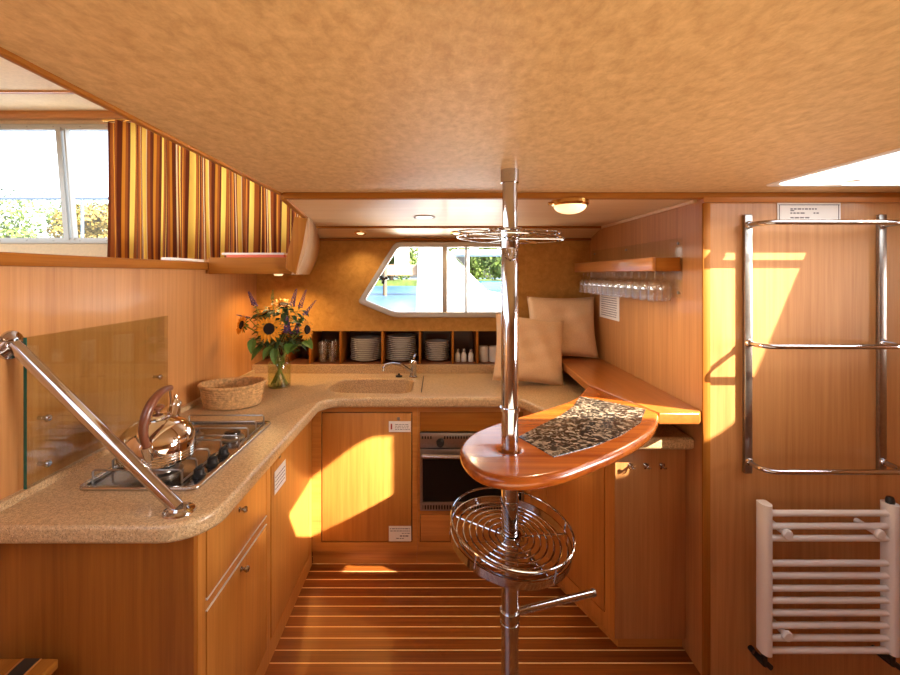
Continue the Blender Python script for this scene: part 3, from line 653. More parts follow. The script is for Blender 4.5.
prof = [(0, 0), (.098, 0), (.108, .006), (.112, .022), (.1125, .05)] + [(.1125*cos(a), .055+.085*sin(a)) for a in [radians(x) for x in range(4, 72, 6)]] + [(.034, .139), (.034, .142), (0, .142)]
link_mesh('body', lathe(B(), prof, 48, (KX, KY, KZ)), 'kettle', k)
bm = B()
for z in (.016, .024, .032, .040): tube(bm, ring((KX, KY, KZ+z), .1122, 48), .0016, 6, closed=True)
link_mesh('base_rings', bm, 'kettle', k)
lid = link_mesh('lid', lathe(B(), [(.040, .136), (.041, .141), (.030, .148), (.012, .151), (0, .151)], 32, (KX, KY, KZ)), 'kettle', k)
link_mesh('lid_knob', lathe(B(), [(.006, .150), (.006, .160), (.019, .164), (.021, .171), (.014, .177), (0, .178)], 24, (KX, KY, KZ)), 'handle', lid)
hp = [(.042, -.104, .062), (.036, -.118, .095), (.034, -.124, .135), (.037, -.118, .175), (.041, -.098, .208), (.043, -.066, .228), (.043, -.030, .236), (.040, .004, .232)]
def smoothpts(p, n=5):
    P = [Vector(q) for q in p]; out = []
    for i in range(len(P)-1):
        p0, p1, p2, p3 = P[max(i-1, 0)], P[i], P[i+1], P[min(i+2, len(P)-1)]
        for j in range(n):
            t = j/n; out.append(.5*((2*p1)+(-p0+p2)*t+(2*p0-5*p1+4*p2-p3)*t*t+(-p0+3*p1-3*p2+p3)*t**3))
    out.append(P[-1]); return out
bm = B(); tube(bm, [Vector((KX, KY, KZ))+q for q in smoothpts(hp)], lambda u: .0095+.0048*sin(pi*min(1, u*1.1)), 14); hd = link_mesh('handle', bm, 'handle', k)
bm = B(); tube(bm, [Vector((KX, KY, KZ))+Vector(q) for q in ((.034, -.088, .03), (.036, -.103, .055), (.036, -.114, .085))], .0165, 14); link_mesh('handle_bracket', bm, 'kettle', hd)
bm = B(); tube(bm, [Vector((KX, KY, KZ))+Vector(q) for q in ((.040, .000, .229), (.038, .012, .190), (.030, .020, .140))], .004, 8); link_mesh('handle_strap', bm, 'kettle', hd)
bm = B(); tube(bm, [Vector((KX, KY, KZ))+Vector(q) for q in ((.004, .062, .10), (.004, .088, .135), (.004, .094, .152))], lambda u: .026-.010*u, 16)
lathe(bm, [(0, .035), (.006, .034), (.007, .028), (.004, .022), (.016, .010), (.019, .004), (.019, 0), (0, 0)], 20, (KX+.004, KY+.095, KZ+.150)); link_mesh('spout', bm, 'kettle', k)

# splashback glass
t = thing('splashback', 'clear glass splashback standing off the wall behind the kettle', 'splashback', (XL+.02, 1.66, .94))
bm = B(); box(bm, XL+.018, XL+.026, 1.318, 2.008, .940, 1.384); link_mesh('glass_panel', bm, 'splash', t)
bm = B(); box(bm, XL+.0178, XL+.0262, 1.3155, 1.3182, .940, 1.384); link_mesh('polished_edge', bm, 'glass_edge', t)
for (y, z) in ((1.385, 1.127), (1.385, .986), (1.945, 1.125), (1.945, .99)):
    bm = xform(lathe(B(), [(0, .036), (.009, .035), (.011, .030), (.011, .027), (.006, .026), (.006, 0)], 16), Matrix.Translation((XL, y, z)) @ Matrix.Rotation(radians(90), 4, 'Y')); link_mesh('stand_off', bm, 'chrome', t)

# grab rail
t = thing('grab_rail', 'sloping chrome grab rail from the wall down to the worktop', 'rail', (-.72, 1.248, .912))
p0, p1 = Vector((XL+.012, 1.293, 1.366)), Vector((-.722, 1.248, .922))
bm = B(); tube(bm, [p0, p1], .0185, 20); link_mesh('tube', bm, 'chrome', t)
bm = xform(lathe(B(), [(0, .012), (.022, .012), (.026, .010), (.040, .006), (.042, 0)], 28), Matrix.Translation((XL, 1.293, 1.366)) @ Matrix.Rotation(radians(90), 4, 'Y')); link_mesh('flange', bm, 'chrome', t)
bm = lathe(B(), [(0, .014), (.022, .014), (.026, .008), (.040, .005), (.042, 0)], 28, (-.718, 1.248, .912)); link_mesh('flange', bm, 'chrome', t)

# basket
t = thing('basket', 'oval woven rush basket on the worktop beside the vase', 'basket', (-1.03, 2.26, .912), (0, 0, radians(18)))
def oval(bm, prof, a, b, n=56):
    rings = [[bm.verts.new((a*s*cos(2*pi*k/n), b*s*sin(2*pi*k/n), z+(.003*cos(4*pi*k/n) if z > .07 else 0))) for k in range(n)] for s, z in prof]
    for p, q in zip(rings, rings[1:]):
        for k in range(n): bm.faces.new((p[k], q[k], q[(k+1) % n], p[(k+1) % n]))
    bm.faces.new(rings[0]); bm.faces.new(rings[-1]); bmesh.ops.recalc_face_normals(bm, faces=bm.faces[:]); return bm
pr = []
for i in range(9): 
    z = .004+i*.0115; s = .88+.12*(i/8)**.7
    pr += [(s, z), (s+.02, z+.004), (s+.02, z+.008)]
link_mesh('body', oval(B(), pr+[(1.0, .106), (.94, .106), (.86, .016)], .148, .114), 'basket', t, world=False)
bm = B(); tube(bm, [(.150*cos(2*pi*k/56), .116*sin(2*pi*k/56), .108+.003*cos(4*pi*k/56)+.0015*(k % 2)) for k in range(56)], .0085, 8, closed=True); link_mesh('rim', bm, 'basket', t, world=False)

# faucet
t = thing('faucet', 'low chrome mixer tap behind the moulded sink', 'tap', (-.158, 2.875, .912))
link_mesh('body', lathe(B(), [(.028, 0), (.027, .006), (.021, .010), (.020, .08), (.023, .085), (.024, .10), (.015, .108), (0, .108)], 24, (-.158, 2.875, .912)), 'chrome', t)
bm = B(); tube(bm, smoothpts([(-.165, 2.86, .945), (-.22, 2.80, 1.0), (-.27, 2.75, 1.022), (-.31, 2.71, 1.022), (-.325, 2.695, 1.015), (-.328, 2.692, .99)]), .0095, 12); link_mesh('spout', bm, 'chrome', t)
bm = B(); tube(bm, [(-.158, 2.875, 1.02), (-.150, 2.90, 1.045), (-.142, 2.93, 1.052)], .009, 10, r_end=.006); link_mesh('lever', bm, 'chrome', t)
t = solo('sink_plug', lathe(B(), [(.022, 0), (.022, .008), (.006, .010), (.006, .02), (0, .022)], 20, (-.25, 2.885, .912)), 'black', 'small black sink plug behind the basin rim', 'plug', (-.25, 2.885, .912))

# ------------------------------------------------------------------ crockery in the niche
NZ0 = .968
for i, x in enumerate((-1.02, -.86, -.655, -.374, -.122, .10, .265, .55)):
    struct('trim_%d' % (12+i), box(B(), x-.007, x+.007, 3.02, 3.318, NZ0, 1.182, .002), 'mahog_z', 'upright red-brown divider in the niche, %s from the sunflowers' % ORD[i], 'divider')
def plate_mesh(r):
    return lathe(B(), [(0, 0), (r*.6, 0), (r*.62, .002), (r*.72, .004), (r, .016), (r, .019), (r*.97, .019), (r*.70, .008), (r*.6, .005), (0, .005)], 40)
first = {}
for si, (px, r, n, nm) in enumerate(((-.505, .108, 12, 'sink-side'), (-.258, .108, 13, 'middle'), (-.008, .085, 10, 'smaller right-hand'))):
    for k in range(n):
        pos = n-1-k
        where = 'topmost' if pos == 0 else ('lowest' if k == 0 else ORD[pos]+' from the top')
        kind = 'dinner plate' if si < 2 else 'side plate'
        lab = 'white %s in the %s stack in the niche, %s' % (kind, nm, where)
        loc = (px+random.uniform(-.003, .003), 3.16+random.uniform(-.003, .003), NZ0+k*.0128)
        g = '%s stack of white plates' % nm
        if r not in first: 
            p = link_mesh('plate', plate_mesh(r), 'china', world=False); first[r] = p; p.location = loc; tag(p, lab, 'plate', g)
        else:
            p = first[r].copy(); COL.objects.link(p); p.location = loc; tag(p, lab, 'plate', g)
sp = None
for i, x in enumerate((.135, .178, .226)):
    lab = 'white lidded shaker in the niche, %s of three' % ('leftmost', 'middle', 'rightmost')[i]
    if sp is None:
        sp = thing('shaker', lab, 'shaker', (x, 3.10, NZ0), group='shakers in the niche')
        link_mesh('body', lathe(B(), [(0, 0), (.017, 0), (.019, .004), (.018, .05), (.012, .062), (.012, .066), (0, .066)], 20), 'china', sp, world=False)
        link_mesh('cap', lathe(B(), [(.013, .0655), (.0135, .080), (.010, .087), (0, .089)], 20), 'steel', sp, world=False)
    else: dup(sp, (x, 3.10, NZ0), lab)
mg = None
for i, (x, y) in enumerate(((.315, 3.10), (.385, 3.10), (.455, 3.11))):
    lab = 'plain white mug in the niche, %s of three behind the pole' % ('leftmost', 'middle', 'rightmost')[i]
    if mg is None:
        mg = thing('mug', lab, 'mug', (x, y, NZ0), group='white mugs in the niche')
        link_mesh('body', lathe(B(), [(0, 0), (.030, 0), (.033, .004), (.033, .105), (.030, .105), (.029, .01), (0, .008)], 28), 'china', mg, world=False)
        bm = B(); tube(bm, smoothpts([(.031, 0, .085), (.05, 0, .08), (.055, 0, .055), (.048, 0, .03), (.031, 0, .025)]), .005, 8); xform(bm, Matrix.Rotation(radians(60), 4, 'Z')); link_mesh('handle', bm, 'china', mg, world=False)
    else: dup(mg, (x, y, NZ0), lab)
gl = None
for i, (x, y) in enumerate(((-.722, 3.08), (-.722, 3.17), (-.788, 3.08), (-.788, 3.17))):
    lab = 'clear straight tumbler in the niche, %s' % ('front right of four', 'rear right of four', 'front left of four', 'rear left of four')[i]
    bm = lathe(B(), [(0, 0), (.028, 0), (.031, .004), (.033, .135), (.031, .135), (.029, .012), (0, .010)], 28)
    if gl is None:
        gl = link_mesh('tumbler', bm, 'glass', world=False); gl.location = (x, y, NZ0); tag(gl, lab, 'glass', 'tumblers in the niche')
    else:
        bm.free(); q = gl.copy(); COL.objects.link(q); q.location = (x, y, NZ0); tag(q, lab, 'glass', 'tumblers in the niche')

# ------------------------------------------------------------------ vase and bouquet
VX, VY, VZ = -.927, 2.63, .912
v = thing('vase', 'clear glass jar vase holding the sunflowers', 'vase', (VX, VY, VZ))
link_mesh('jar', lathe(B(), [(0, 0), (.058, 0), (.064, .006), (.0645, .13), (.060, .145), (.050, .155), (.050, .175), (.054, .18), (.051, .181), (.047, .172), (.047, .155), (.058, .142), (.061, .13), (.061, .012), (0, .008)], 40, (VX, VY, VZ)), 'vase', v)
link_mesh('water', lathe(B(), [(0, .010), (.0595, .013), (.0595, .11), (0, .11)], 32, (VX, VY, VZ)), clear_glass('vase_water', (.965, .97, .90), .5), v)
tri = 0
def stem_path(tip, i):
    a = i*2.4; base = Vector((VX+.045*cos(a), VY+.045*sin(a), VZ+.016)); neck = Vector((VX-.03*cos(a), VY-.03*sin(a), VZ+.17))
    tip = Vector(tip); mid = neck.lerp(tip, .55)+Vector((0, 0, .02)); return smoothpts([base, base.lerp(neck, .5), neck, mid, tip], 4)
def leaf_bm(bm, o, d, up, L, W):
    o, d, up = Vector(o), Vector(d).normalized(), Vector(up); s = d.cross(up).normalized(); up = s.cross(d)
    N = 6; rows = []
    for k in range(N+1):
        u = k/N; w = W*.5*(sin(pi*u**.75))**.8 if 0 < u < 1 else .0015; c = o+d*L*u-up*(.25*L*u*u)
        rows.append([bm.verts.new(c-s*w+up*w*.35), bm.verts.new(c), bm.verts.new(c+s*w+up*w*.35)])
    for a, b in zip(rows, rows[1:]):
        for j in range(2): bm.faces.new((a[j], a[j+1], b[j+1], b[j]))
def add_stem(parent, tip, i, r=.0042):
    bm = B(); tube(bm, stem_path(tip, i), r, 8); return link_mesh('stem', bm, 'stem', parent)
def sunflower(label, c, facing, r, i, droop=0.0, leafs=()):
    c = Vector(c); f = Vector(facing).normalized(); rot = Vector((0, 0, 1)).rotation_difference(f).to_matrix().to_4x4(); X = Matrix.Translation(c) @ rot
    t = thing('sunflower', label, 'sunflower', c, group='sunflowers in the glass vase')
    bm = B(); rc = r*.42
    for layer, (n, L, z0) in enumerate(((17, r*.64, .0), (15, r*.54, .004))):
        for k in range(n):
            a = 2*pi*(k+.5*layer)/n+random.uniform(-.07, .07); dirv = Vector((cos(a), sin(a), .18+random.uniform(-.1, .15)-droop)); LL = L*random.uniform(.88, 1.12)
            leaf_bm(bm, Vector((cos(a)*rc*.85, sin(a)*rc*.85, z0)), dirv, (0, 0, 1), LL, r*.23)
    xform(bm, X); link_mesh('petals', bm, 'petal', t)
    bm = lathe(B(), [(rc*1.0, -.004), (rc*1.02, .004), (rc*.85, .012), (rc*.4, .010), (0, .007)], 28); xform(bm, X); link_mesh('seed_head', bm, 'seed', t)
    bm = lathe(B(), [(0, -.022), (rc*.5, -.018), (rc*.95, -.006), (rc*.9, -.002)], 20)
    for k in range(10): a = 2*pi*k/10; leaf_bm(bm, (cos(a)*rc*.8, sin(a)*rc*.8, -.008), (cos(a), sin(a), -.1), (0, 0, 1), r*.4, r*.18)
    xform(bm, X); link_mesh('sepals', bm, 'leaf', t)
    add_stem(t, c-f*.018, i)
    if leafs:
        bm = B()
        for (o, d, L, W) in leafs: leaf_bm(bm, o, d, (0, -.3, 1), L, W)
        link_mesh('leaves', bm, 'leaf', t)
    return t
sunflower('large open sunflower facing the room at the front of the bouquet', (-.948, 2.53, 1.262), (.02, -1, .12), .078, 0, leafs=[((-.95, 2.57, 1.16), (-.3, -.6, -.5), .09, .05), ((-.93, 2.56, 1.15), (.1, -.5, -.9), .09, .045)])
sunflower('sunflower seen from the side at the right of the bouquet', (-.752, 2.57, 1.252), (.93, -.36, .05), .062, 1, leafs=[((-.82, 2.57, 1.17), (-.15, -.9, -.25), .09, .085), ((-.77, 2.58, 1.185), (.7, -.6, -.2), .085, .06)])
sunflower('drooping sunflower at the left of the bouquet', (-1.115, 2.57, 1.278), (-.62, -.62, .25), .062, 2, droop=-.35, leafs=[((-1.06, 2.58, 1.2), (.1, -.7, -.8), .09, .05)])
sunflower('sunflower facing up at the top of the bouquet', (-.905, 2.64, 1.385), (.15, -.25, .95), .072, 3, droop=-.55, leafs=[((-.82, 2.60, 1.30), (.6, -.7, .1), .08, .06)])
sunflower('half-hidden sunflower between the left one and the top one', (-1.00, 2.62, 1.345), (-.45, -.2, .86), .066, 4, droop=-.55, leafs=[((-1.0, 2.58, 1.16), (-.6, -.6, -.6), .10, .055)])
def spike(label, tip, i, L=.09, mat='purple', lean=(0, 0, 1), r=.010):
    tip = Vector(tip); d = Vector(lean).normalized(); base = tip-d*L
    t = thing('flower_spike', label, 'flower', base, group='flower spikes in the bouquet')
    bm = B(); n = 46
    for k in range(n):
        u = k/n; a = k*2.4; rr = 1.35*r*(1-.7*u); p = base+d*L*u+Vector((cos(a)*rr, sin(a)*rr, 0))
        rq = bmesh.ops.create_icosphere(bm, subdivisions=1, radius=r*.55*(1-.5*u)); bmesh.ops.translate(bm, vec=p, verts=rq['verts'])
    link_mesh('blossoms', bm, mat, t); add_stem(t, base, i, .0025)
    bm = B()
    for k in range(5):
        a = k*1.9+i; leaf_bm(bm, base-d*(.012+.018*k)+Vector((0, 0, 0)), (cos(a), sin(a)-.4, .3), (0, 0, 1), .045, .016)
    link_mesh('leaves', bm, 'darkleaf', t)
spike('purple flower spike leaning left at the top of the bouquet', (-1.095, 2.60, 1.470), 5, lean=(-.45, 0, 1))
spike('small green spike standing up between the sunflowers', (-.962, 2.62, 1.480), 6, L=.06, mat='leaf', lean=(.05, 0, 1), r=.006)
spike('tall dark purple spike right of the top sunflower', (-.818, 2.60, 1.485), 7, L=.10, lean=(.28, 0, 1))
spike('second tall purple spike, just right of the dark one', (-.768, 2.62, 1.480), 8, L=.11, lean=(.35, 0, 1), r=.009)
spike('purple spike leaning far right over the wall', (-.705, 2.60, 1.420), 9, L=.11, lean=(.8, 0, 1), r=.009)
spike('pale purple spike low beside the large sunflower', (-.855, 2.54, 1.330), 10, L=.10, lean=(.05, -.3, 1), r=.014)
spike('purple spike hanging out to the left', (-1.165, 2.60, 1.335), 11, L=.07, lean=(-1, 0, .25), r=.008)
spike('short purple spike tucked behind the right sunflower', (-.80, 2.60, 1.31), 12, L=.09, lean=(.3, 0, 1), r=.012)
t = thing('leafy_sprig', 'dark green leafy filler of the bouquet', 'foliage', (VX, VY, VZ+.2)); bm = B()
for k in range(190):
    a = random.uniform(0, 2*pi); rr = random.uniform(.02, .12); z = random.uniform(1.12, 1.37); leaf_bm(bm, (VX+rr*cos(a)*1.15, VY+rr*sin(a)*.7, z), (cos(a), sin(a)-.35, random.uniform(-.5, .6)), (0, 0, 1), random.uniform(.04, .075), random.uniform(.018, .035))
link_mesh('leaves', bm, 'darkleaf', t); add_stem(t, (VX, VY, 1.2), 13)

# ------------------------------------------------------------------ pole, bar
PX, PY = .217, 1.36
p = thing('support_pole', 'tall chrome pole from floor to ceiling through the bar', 'pole', (PX, PY, 0))
bm = lathe(B(), [(.022, 0), (.0262, 0), (.0262, .56), (.0255, .56), (.0255, 1.14), (.0255, 1.665), (.0238, 1.668), (.0225, 1.668), (.0225, 1.885), (0, 1.885)], 40, (PX, PY, 0)); link_mesh('tube', bm, 'chrome', p)
for (z0, z1, r) in ((1.845, 1.884, .0275), (1.648, 1.690, .0285), (1.158, 1.168, .0300), (.945, .955, .0285), (.880, .888, .0278), (.535, .555, .0300), (.50, .52, .0285), (.0, .012, .055)):
    link_mesh('collar', lathe(B(), [(r*.85, z0), (r, z0), (r, z1), (r*.85, z1)], 36, (PX, PY, 0)), 'chrome', p)
def rod(a, b): return tube(B(), [a, b], .011, 14)
fr = link_mesh('foot_rod', rod((PX+.024, PY+.008, .545), (.500, 1.458, .537)), 'chrome', p)
link_mesh('end_cap', tube(B(), [(.498, 1.4573, .537), (.506, 1.4601, .537)], .0125, 14), 'steel', fr)

t = thing('wire_tray', 'round spiral wire tray with rim clamped to the pole below the bar', 'tray', (PX, PY, .775), (radians(7), radians(7), 0))
bm = B(); spi = []
for k in range(7*40+1):
    a = 2*pi*k/40; rr = .034+(.172-.034)*k/(7*40); spi.append((rr*cos(a), rr*sin(a), .004))
tube(bm, spi, .0027, 6); link_mesh('spiral_wire', bm, 'chrome', t, world=False)
bm = B()
for k in range(5):
    a = 2*pi*k/5+.25; tube(bm, [(.03*cos(a), .03*sin(a), 0), (.178*cos(a), .178*sin(a), 0)], .0028, 6)
link_mesh('spokes', bm, 'chrome', t, world=False)
link_mesh('lower_band', lathe(B(), [(.180, -.012), (.183, -.012), (.183, .012), (.180, .012), (.180, -.012)], 64), 'chrome', t, world=False)
bm = B(); tube(bm, ring((0, 0, .042), .183, 64), .0034, 8, closed=True); link_mesh('upper_rim', bm, 'chrome', t, world=False)
bm = B()
for k in range(5): a = 2*pi*k/5+.25; tube(bm, [(.183*cos(a), .183*sin(a), 0), (.183*cos(a), .183*sin(a), .042)], .003, 6)
link_mesh('rim_post', bm, 'chrome', t, world=False)
link_mesh('hub', lathe(B(), [(.0275, -.014), (.033, -.014), (.033, .014), (.0275, .014), (.0275, -.014)], 32), 'chrome', t, world=False)

t = thing('wire_glass_holder', 'wire ring of petal loops around the pole near the ceiling', 'rack', (PX, PY, 1.69), (radians(-1), radians(2), 0))
bm = B()
for k in range(6):
    a = 2*pi*k/6+.3; pts = []
    for q in range(28):
        b = 2*pi*q/28; rr = .098-.062*cos(b); w = .050*sin(b)*(1-.15*cos(b)); pts.append((rr*cos(a)-w*sin(a), rr*sin(a)+w*cos(a), .012*(cos(b) > .6)-.0))
    tube(bm, pts, .0024, 6, closed=True)
link_mesh('petal_loops', bm, 'chrome', t, world=False)
bm = B(); tube(bm, ring((0, 0, -.012), .158, 60), .0026, 6, closed=True)
for k in range(6): a = 2*pi*k/6+.82; tube(bm, [(.028*cos(a), .028*sin(a), -.012), (.158*cos(a), .158*sin(a), -.012)], .0024, 6)
link_mesh('outer_ring', bm, 'chrome', t, world=False)
link_mesh('hub', lathe(B(), [(.0285, -.02), (.031, -.02), (.031, .014), (.0285, .014), (.0285, -.02)], 28), 'chrome', t, world=False)

BAR = smoothpts([(.722, 2.17, 0), (.585, 1.93, 0), (.436, 1.785, 0), (.302, 1.68, 0), (.20, 1.60, 0), (.110, 1.50, 0), (.068, 1.385, 0), (.076, 1.275, 0), (.122, 1.195, 0), (.21, 1.165, 0), (.32, 1.195, 0), (.43, 1.265, 0), (.55, 1.355, 0), (.66, 1.455, 0), (.75, 1.56, 0), (.825, 1.68, 0), (.845, 1.725, 0)], 5)
bar_out = [(q.x, q.y) for q in BAR]
GR = [(.613, 1.945), (.70, 1.865), (.810, 1.755), (.72, 1.60), (.60, 1.475), (.47, 1.375), (.335, 1.30), (.262, 1.46), (.36, 1.575), (.46, 1.685), (.54, 1.795)]
gr2 = [(x, y) for x, y in GR]
t = thing('bar_top', 'curved varnished wooden bar top with dark granite inset around the pole', 'bar', (.5, 1.6, 1.0))
hole = [(PX+.0262*cos(2*pi*k/32), PY+.0262*sin(2*pi*k/32)) for k in range(32)]
link_mesh('wooden_top', cut_prism(bar_out, [hole], 1.002, 1.04, .0175, 4), 'bar', t)
bm = cut_prism(gr2, [], 1.0385, 1.0425, .0005); link_mesh('granite_inset', bm, 'granite', t)
bm = cut_prism(fillet([(.60, 3.04), (.60, 2.735, .02), (.752, 2.735), (.728, 2.17), (.8475, 1.722), (1.0, 1.722), (XR-.001, 1.758), (XR-.001, 3.04)]), [], .992, 1.038, .008)
bmesh.ops.translate(bm, vec=(0, 0, 0), verts=bm.verts[:])
t = solo('side_shelf', bm, 'shelfwood', 'red-brown wooden shelf joining the bar along the side wall', 'shelf', (.9, 2.3, .992))
for x, y in ((.63, 2.80), (.95, 2.2)): link_mesh('bracket', box(B(), x, x+.03, y, y+.03, .912, .9925), 'mahog_z', t)

# ------------------------------------------------------------------ cushions
def cushion(name, label, c, rot, w, h, d, seed):
    random.seed(seed); t = thing(name, label, 'cushion', c, rot, group='beige cushions beside the bar')
    bm = B(); N = 26; front = {}; back = {}
    for i in range(N+1):
        for j in range(N+1):
            u, v = -1+2*i/N, -1+2*j/N
            e = max(0, (1-abs(u)**2.6))*max(0, (1-abs(v)**2.6)); th = d*.5*e**.42
            pin = 1-.09*(1-abs(u*v))*max(abs(u), abs(v))**3
            x, z = u*w/2*(1-.07*(1-v*v)*abs(u)**3), v*h/2*(1-.07*(1-u*u)*abs(v)**3)
            wr = .006*sin(u*9+v*4+seed)*e+.004*sin(v*13-u*5+seed*2)*e
            front[i, j] = bm.verts.new((x, -th-wr, z))
            back[i, j] = front[i, j] if e == 0 else bm.verts.new((x, th, z))
    for i in range(N):
        for j in range(N):
            bm.faces.new((front[i, j], front[i+1, j], front[i+1, j+1], front[i, j+1]))
            q = [back[i, j], back[i, j+1], back[i+1, j+1], back[i+1, j]]
            try: bm.faces.new(q)
            except ValueError: pass
    link_mesh('cover', bm, 'linen', t, world=False, smooth=180)
    bm = B(); pts = [(u*w/2*(1-.07*(1-v*v)*abs(u)**3), 0, v*h/2*(1-.07*(1-u*u)*abs(v)**3)) for (u, v) in [(-1+2*k/20, -1) for k in range(20)]+[(1, -1+2*k/20) for k in range(20)]+[(1-2*k/20, 1) for k in range(20)]+[(-1, 1-2*k/20) for k in range(20)]]
    tube(bm, pts, .003, 6, closed=True); link_mesh('piping', bm, 'linen', t, world=False)
    return t
cushion('cushion', 'square beige cushion at the back, upright on the wall shelf', (.795, 2.885, 1.232), (radians(-14), 0, radians(-3)), .43, .39, .15, 3)
cushion('cushion', 'square beige cushion in front, leaning on the worktop behind the pole', (.548, 2.70, 1.117), (radians(-16), radians(7), radians(6)), .43, .40, .16, 5)

# ------------------------------------------------------------------ ceiling lamps
t = thing('ceiling_lamp', 'brass ceiling lamp with frosted dome by the pole', 'lamp', (.528, 1.80, 1.868))
link_mesh('base', lathe(B(), [(0, 0), (.066, 0), (.074, -.004), (.074, -.018), (.068, -.026), (.060, -.026)], 40, (.528, 1.80, 1.868)), 'brass', t)
link_mesh('dome', lathe(B(), [(.064, -.024)]+[(.064*cos(a), -.024-.034*sin(a)) for a in [radians(x) for x in range(10, 91, 10)]], 40, (.528, 1.80, 1.868)), 'lamp_on', t)
link_mesh('clip', box(B(), .44, .456, 1.79, 1.81, 1.846, 1.858, .002), 'brass', t)
spot('ceiling_lamp_light', (.528, 1.80, 1.80), 16, angle=160, parent=t)
t = thing('ceiling_vent', 'flat round steel vent on the galley ceiling', 'vent', (-.07, 2.33, 1.868))
link_mesh('disc', lathe(B(), [(0, -.010), (.035, -.010), (.048, -.006), (.052, 0)], 32, (-.07, 2.33, 1.868)), 'steel', t)
link_mesh('rim', lathe(B(), [(.050, 0), (.056, -.002), (.056, -.006), (.050, -.006), (.050, 0)], 32, (-.07, 2.33, 1.868)), 'chrome', t)
sl = Matrix.Rotation(radians(14.2), 4, 'X')
for i, x in enumerate((-.505, .118)):
    t = thing('downlight', ('small lit downlight above the slanted end of the porthole', 'small lit downlight above the porthole beside the pole')[i], 'lamp', (x, 2.93, 1.8372), (radians(-14.2), 0, 0), group='downlights over the far wall')
    link_mesh('bezel', lathe(B(), [(.024, -.002), (.030, -.007), (.038, -.004), (.040, 0)], 28), 'brass', t, world=False)
    link_mesh('lens', lathe(B(), [(0, -.008), (.018, -.007), (.026, -.002)], 24), 'lamp_on', t, world=False)
    d = spot('downlight_light', (0, 0, 0), 6, angle=140); d.parent = t; d.location = (0, 0, -.02)

# ------------------------------------------------------------------ glass rack on the side wall
t = thing('glass_rack', 'wooden stemware rack on the side wall with clear backing plate', 'rack', (.96, 2.4, 1.6))
bm = B()
box(bm, .90, .915, 1.89, 2.97, 1.582, 1.640, .003); link_mesh('front_rail', bm, 'teak_y', t)
link_mesh('end_board', box(B(), .9152, XR-.012, 1.892, 1.907, 1.582, 1.640, .002), 'mahog_x', t)
bm = B(); box(bm, .9152, XR-.012, 1.9072, 2.97, 1.630, 1.640); link_mesh('top_board', bm, 'shelfwood', t)
bm = B()
for x in (.9165, .966, 1.0165): box(bm, x-.0012 if x < .95 else x-.006, x+.006 if x < 1.0 else x+.001, 1.9072, 2.97, 1.582, 1.588)
link_mesh('hanging_rails', bm, 'mahog_y', t)
link_mesh('backing_plate', box(B(), XR-.011, XR-.006, 1.885, 2.99, 1.468, 1.722), M['pane'], t)
for (y, z) in ((1.91, 1.70), (1.91, 1.49), (2.44, 1.70), (2.93, 1.70)):
    bm = xform(lathe(B(), [(0, .009), (.006, .008), (.007, .005), (.004, 0)], 14), Matrix.Translation((XR-.006, y, z)) @ Matrix.Rotation(radians(-90), 4, 'Y')); link_mesh('screw', bm, 'steel', t)
wg = None; cnt = 0
for row, x in enumerate((.942, .991)):
    for k in range(13):
        y = 1.955+k*.0795+(.02 if row else 0)
        if y > 2.94: y = 2.94
        lab = 'upside-down wine glass in the rack, %s row, %s from the near end' % (('outer', 'wall-side')[row], ORD[k])
        if wg is None:
            wg = thing('wine_glass', lab, 'glass', (x, y, 1.5778+.0), group='wine glasses hanging in the rack')
            link_mesh('bowl', lathe(B(), [(.0035, -.026), (.012, -.032), (.024, -.044), (.0308, -.062), (.0315, -.082), (.0285, -.126), (.0268, -.1265), (.0295, -.082), (.0288, -.063), (.021, -.046), (0, -.036)], 20), 'glass', wg, world=False)
            link_mesh('stem', lathe(B(), [(.004, .008), (.0034, -.028)], 12), 'glass', wg, world=False)
            link_mesh('foot', lathe(B(), [(0, .0135), (.0235, .0135), (.0240, .0118), (.010, .009), (.004, .006)], 20), 'glass', wg, world=False)
        else: dup(wg, (x, y, 1.5778), lab)

# ------------------------------------------------------------------ towel rail and radiator on the bulkhead
t = thing('towel_rail', 'chrome wall ladder of three long towel rails above the radiator', 'rail', (1.45, YR, .8))
for x in (1.198, 1.716):
    link_mesh('wall_plate', box(B(), x-.015, x+.015, YR-.016, YR, .80, 1.80, .003), 'steel', t)
for z in (1.759, 1.304, .846):
    so = .06; rb = .045; pts = [(1.198, YR-.008, z), (1.198, YR-so, z)]
    for k in range(1, 7): a = k/6*pi/2; pts.append((1.198+rb*(1-cos(a)), YR-so-rb*sin(a), z))
    for k in range(0, 7): a = k/6*pi/2; pts.append((1.716-rb+rb*sin(a), YR-so-rb*cos(a), z))
    pts.append((1.716, YR-.008, z)); bm = B(); tube(bm, pts, .0095, 14); rl = link_mesh('rail', bm, 'chrome', t)
    for x in (1.198, 1.716): bm = xform(lathe(B(), [(0, .010), (.012, .010), (.015, .006), (.016, 0)], 18), Matrix.Translation((x, YR-.016, z)) @ Matrix.Rotation(radians(90), 4, 'X')); link_mesh('boss', bm, 'chrome', rl)

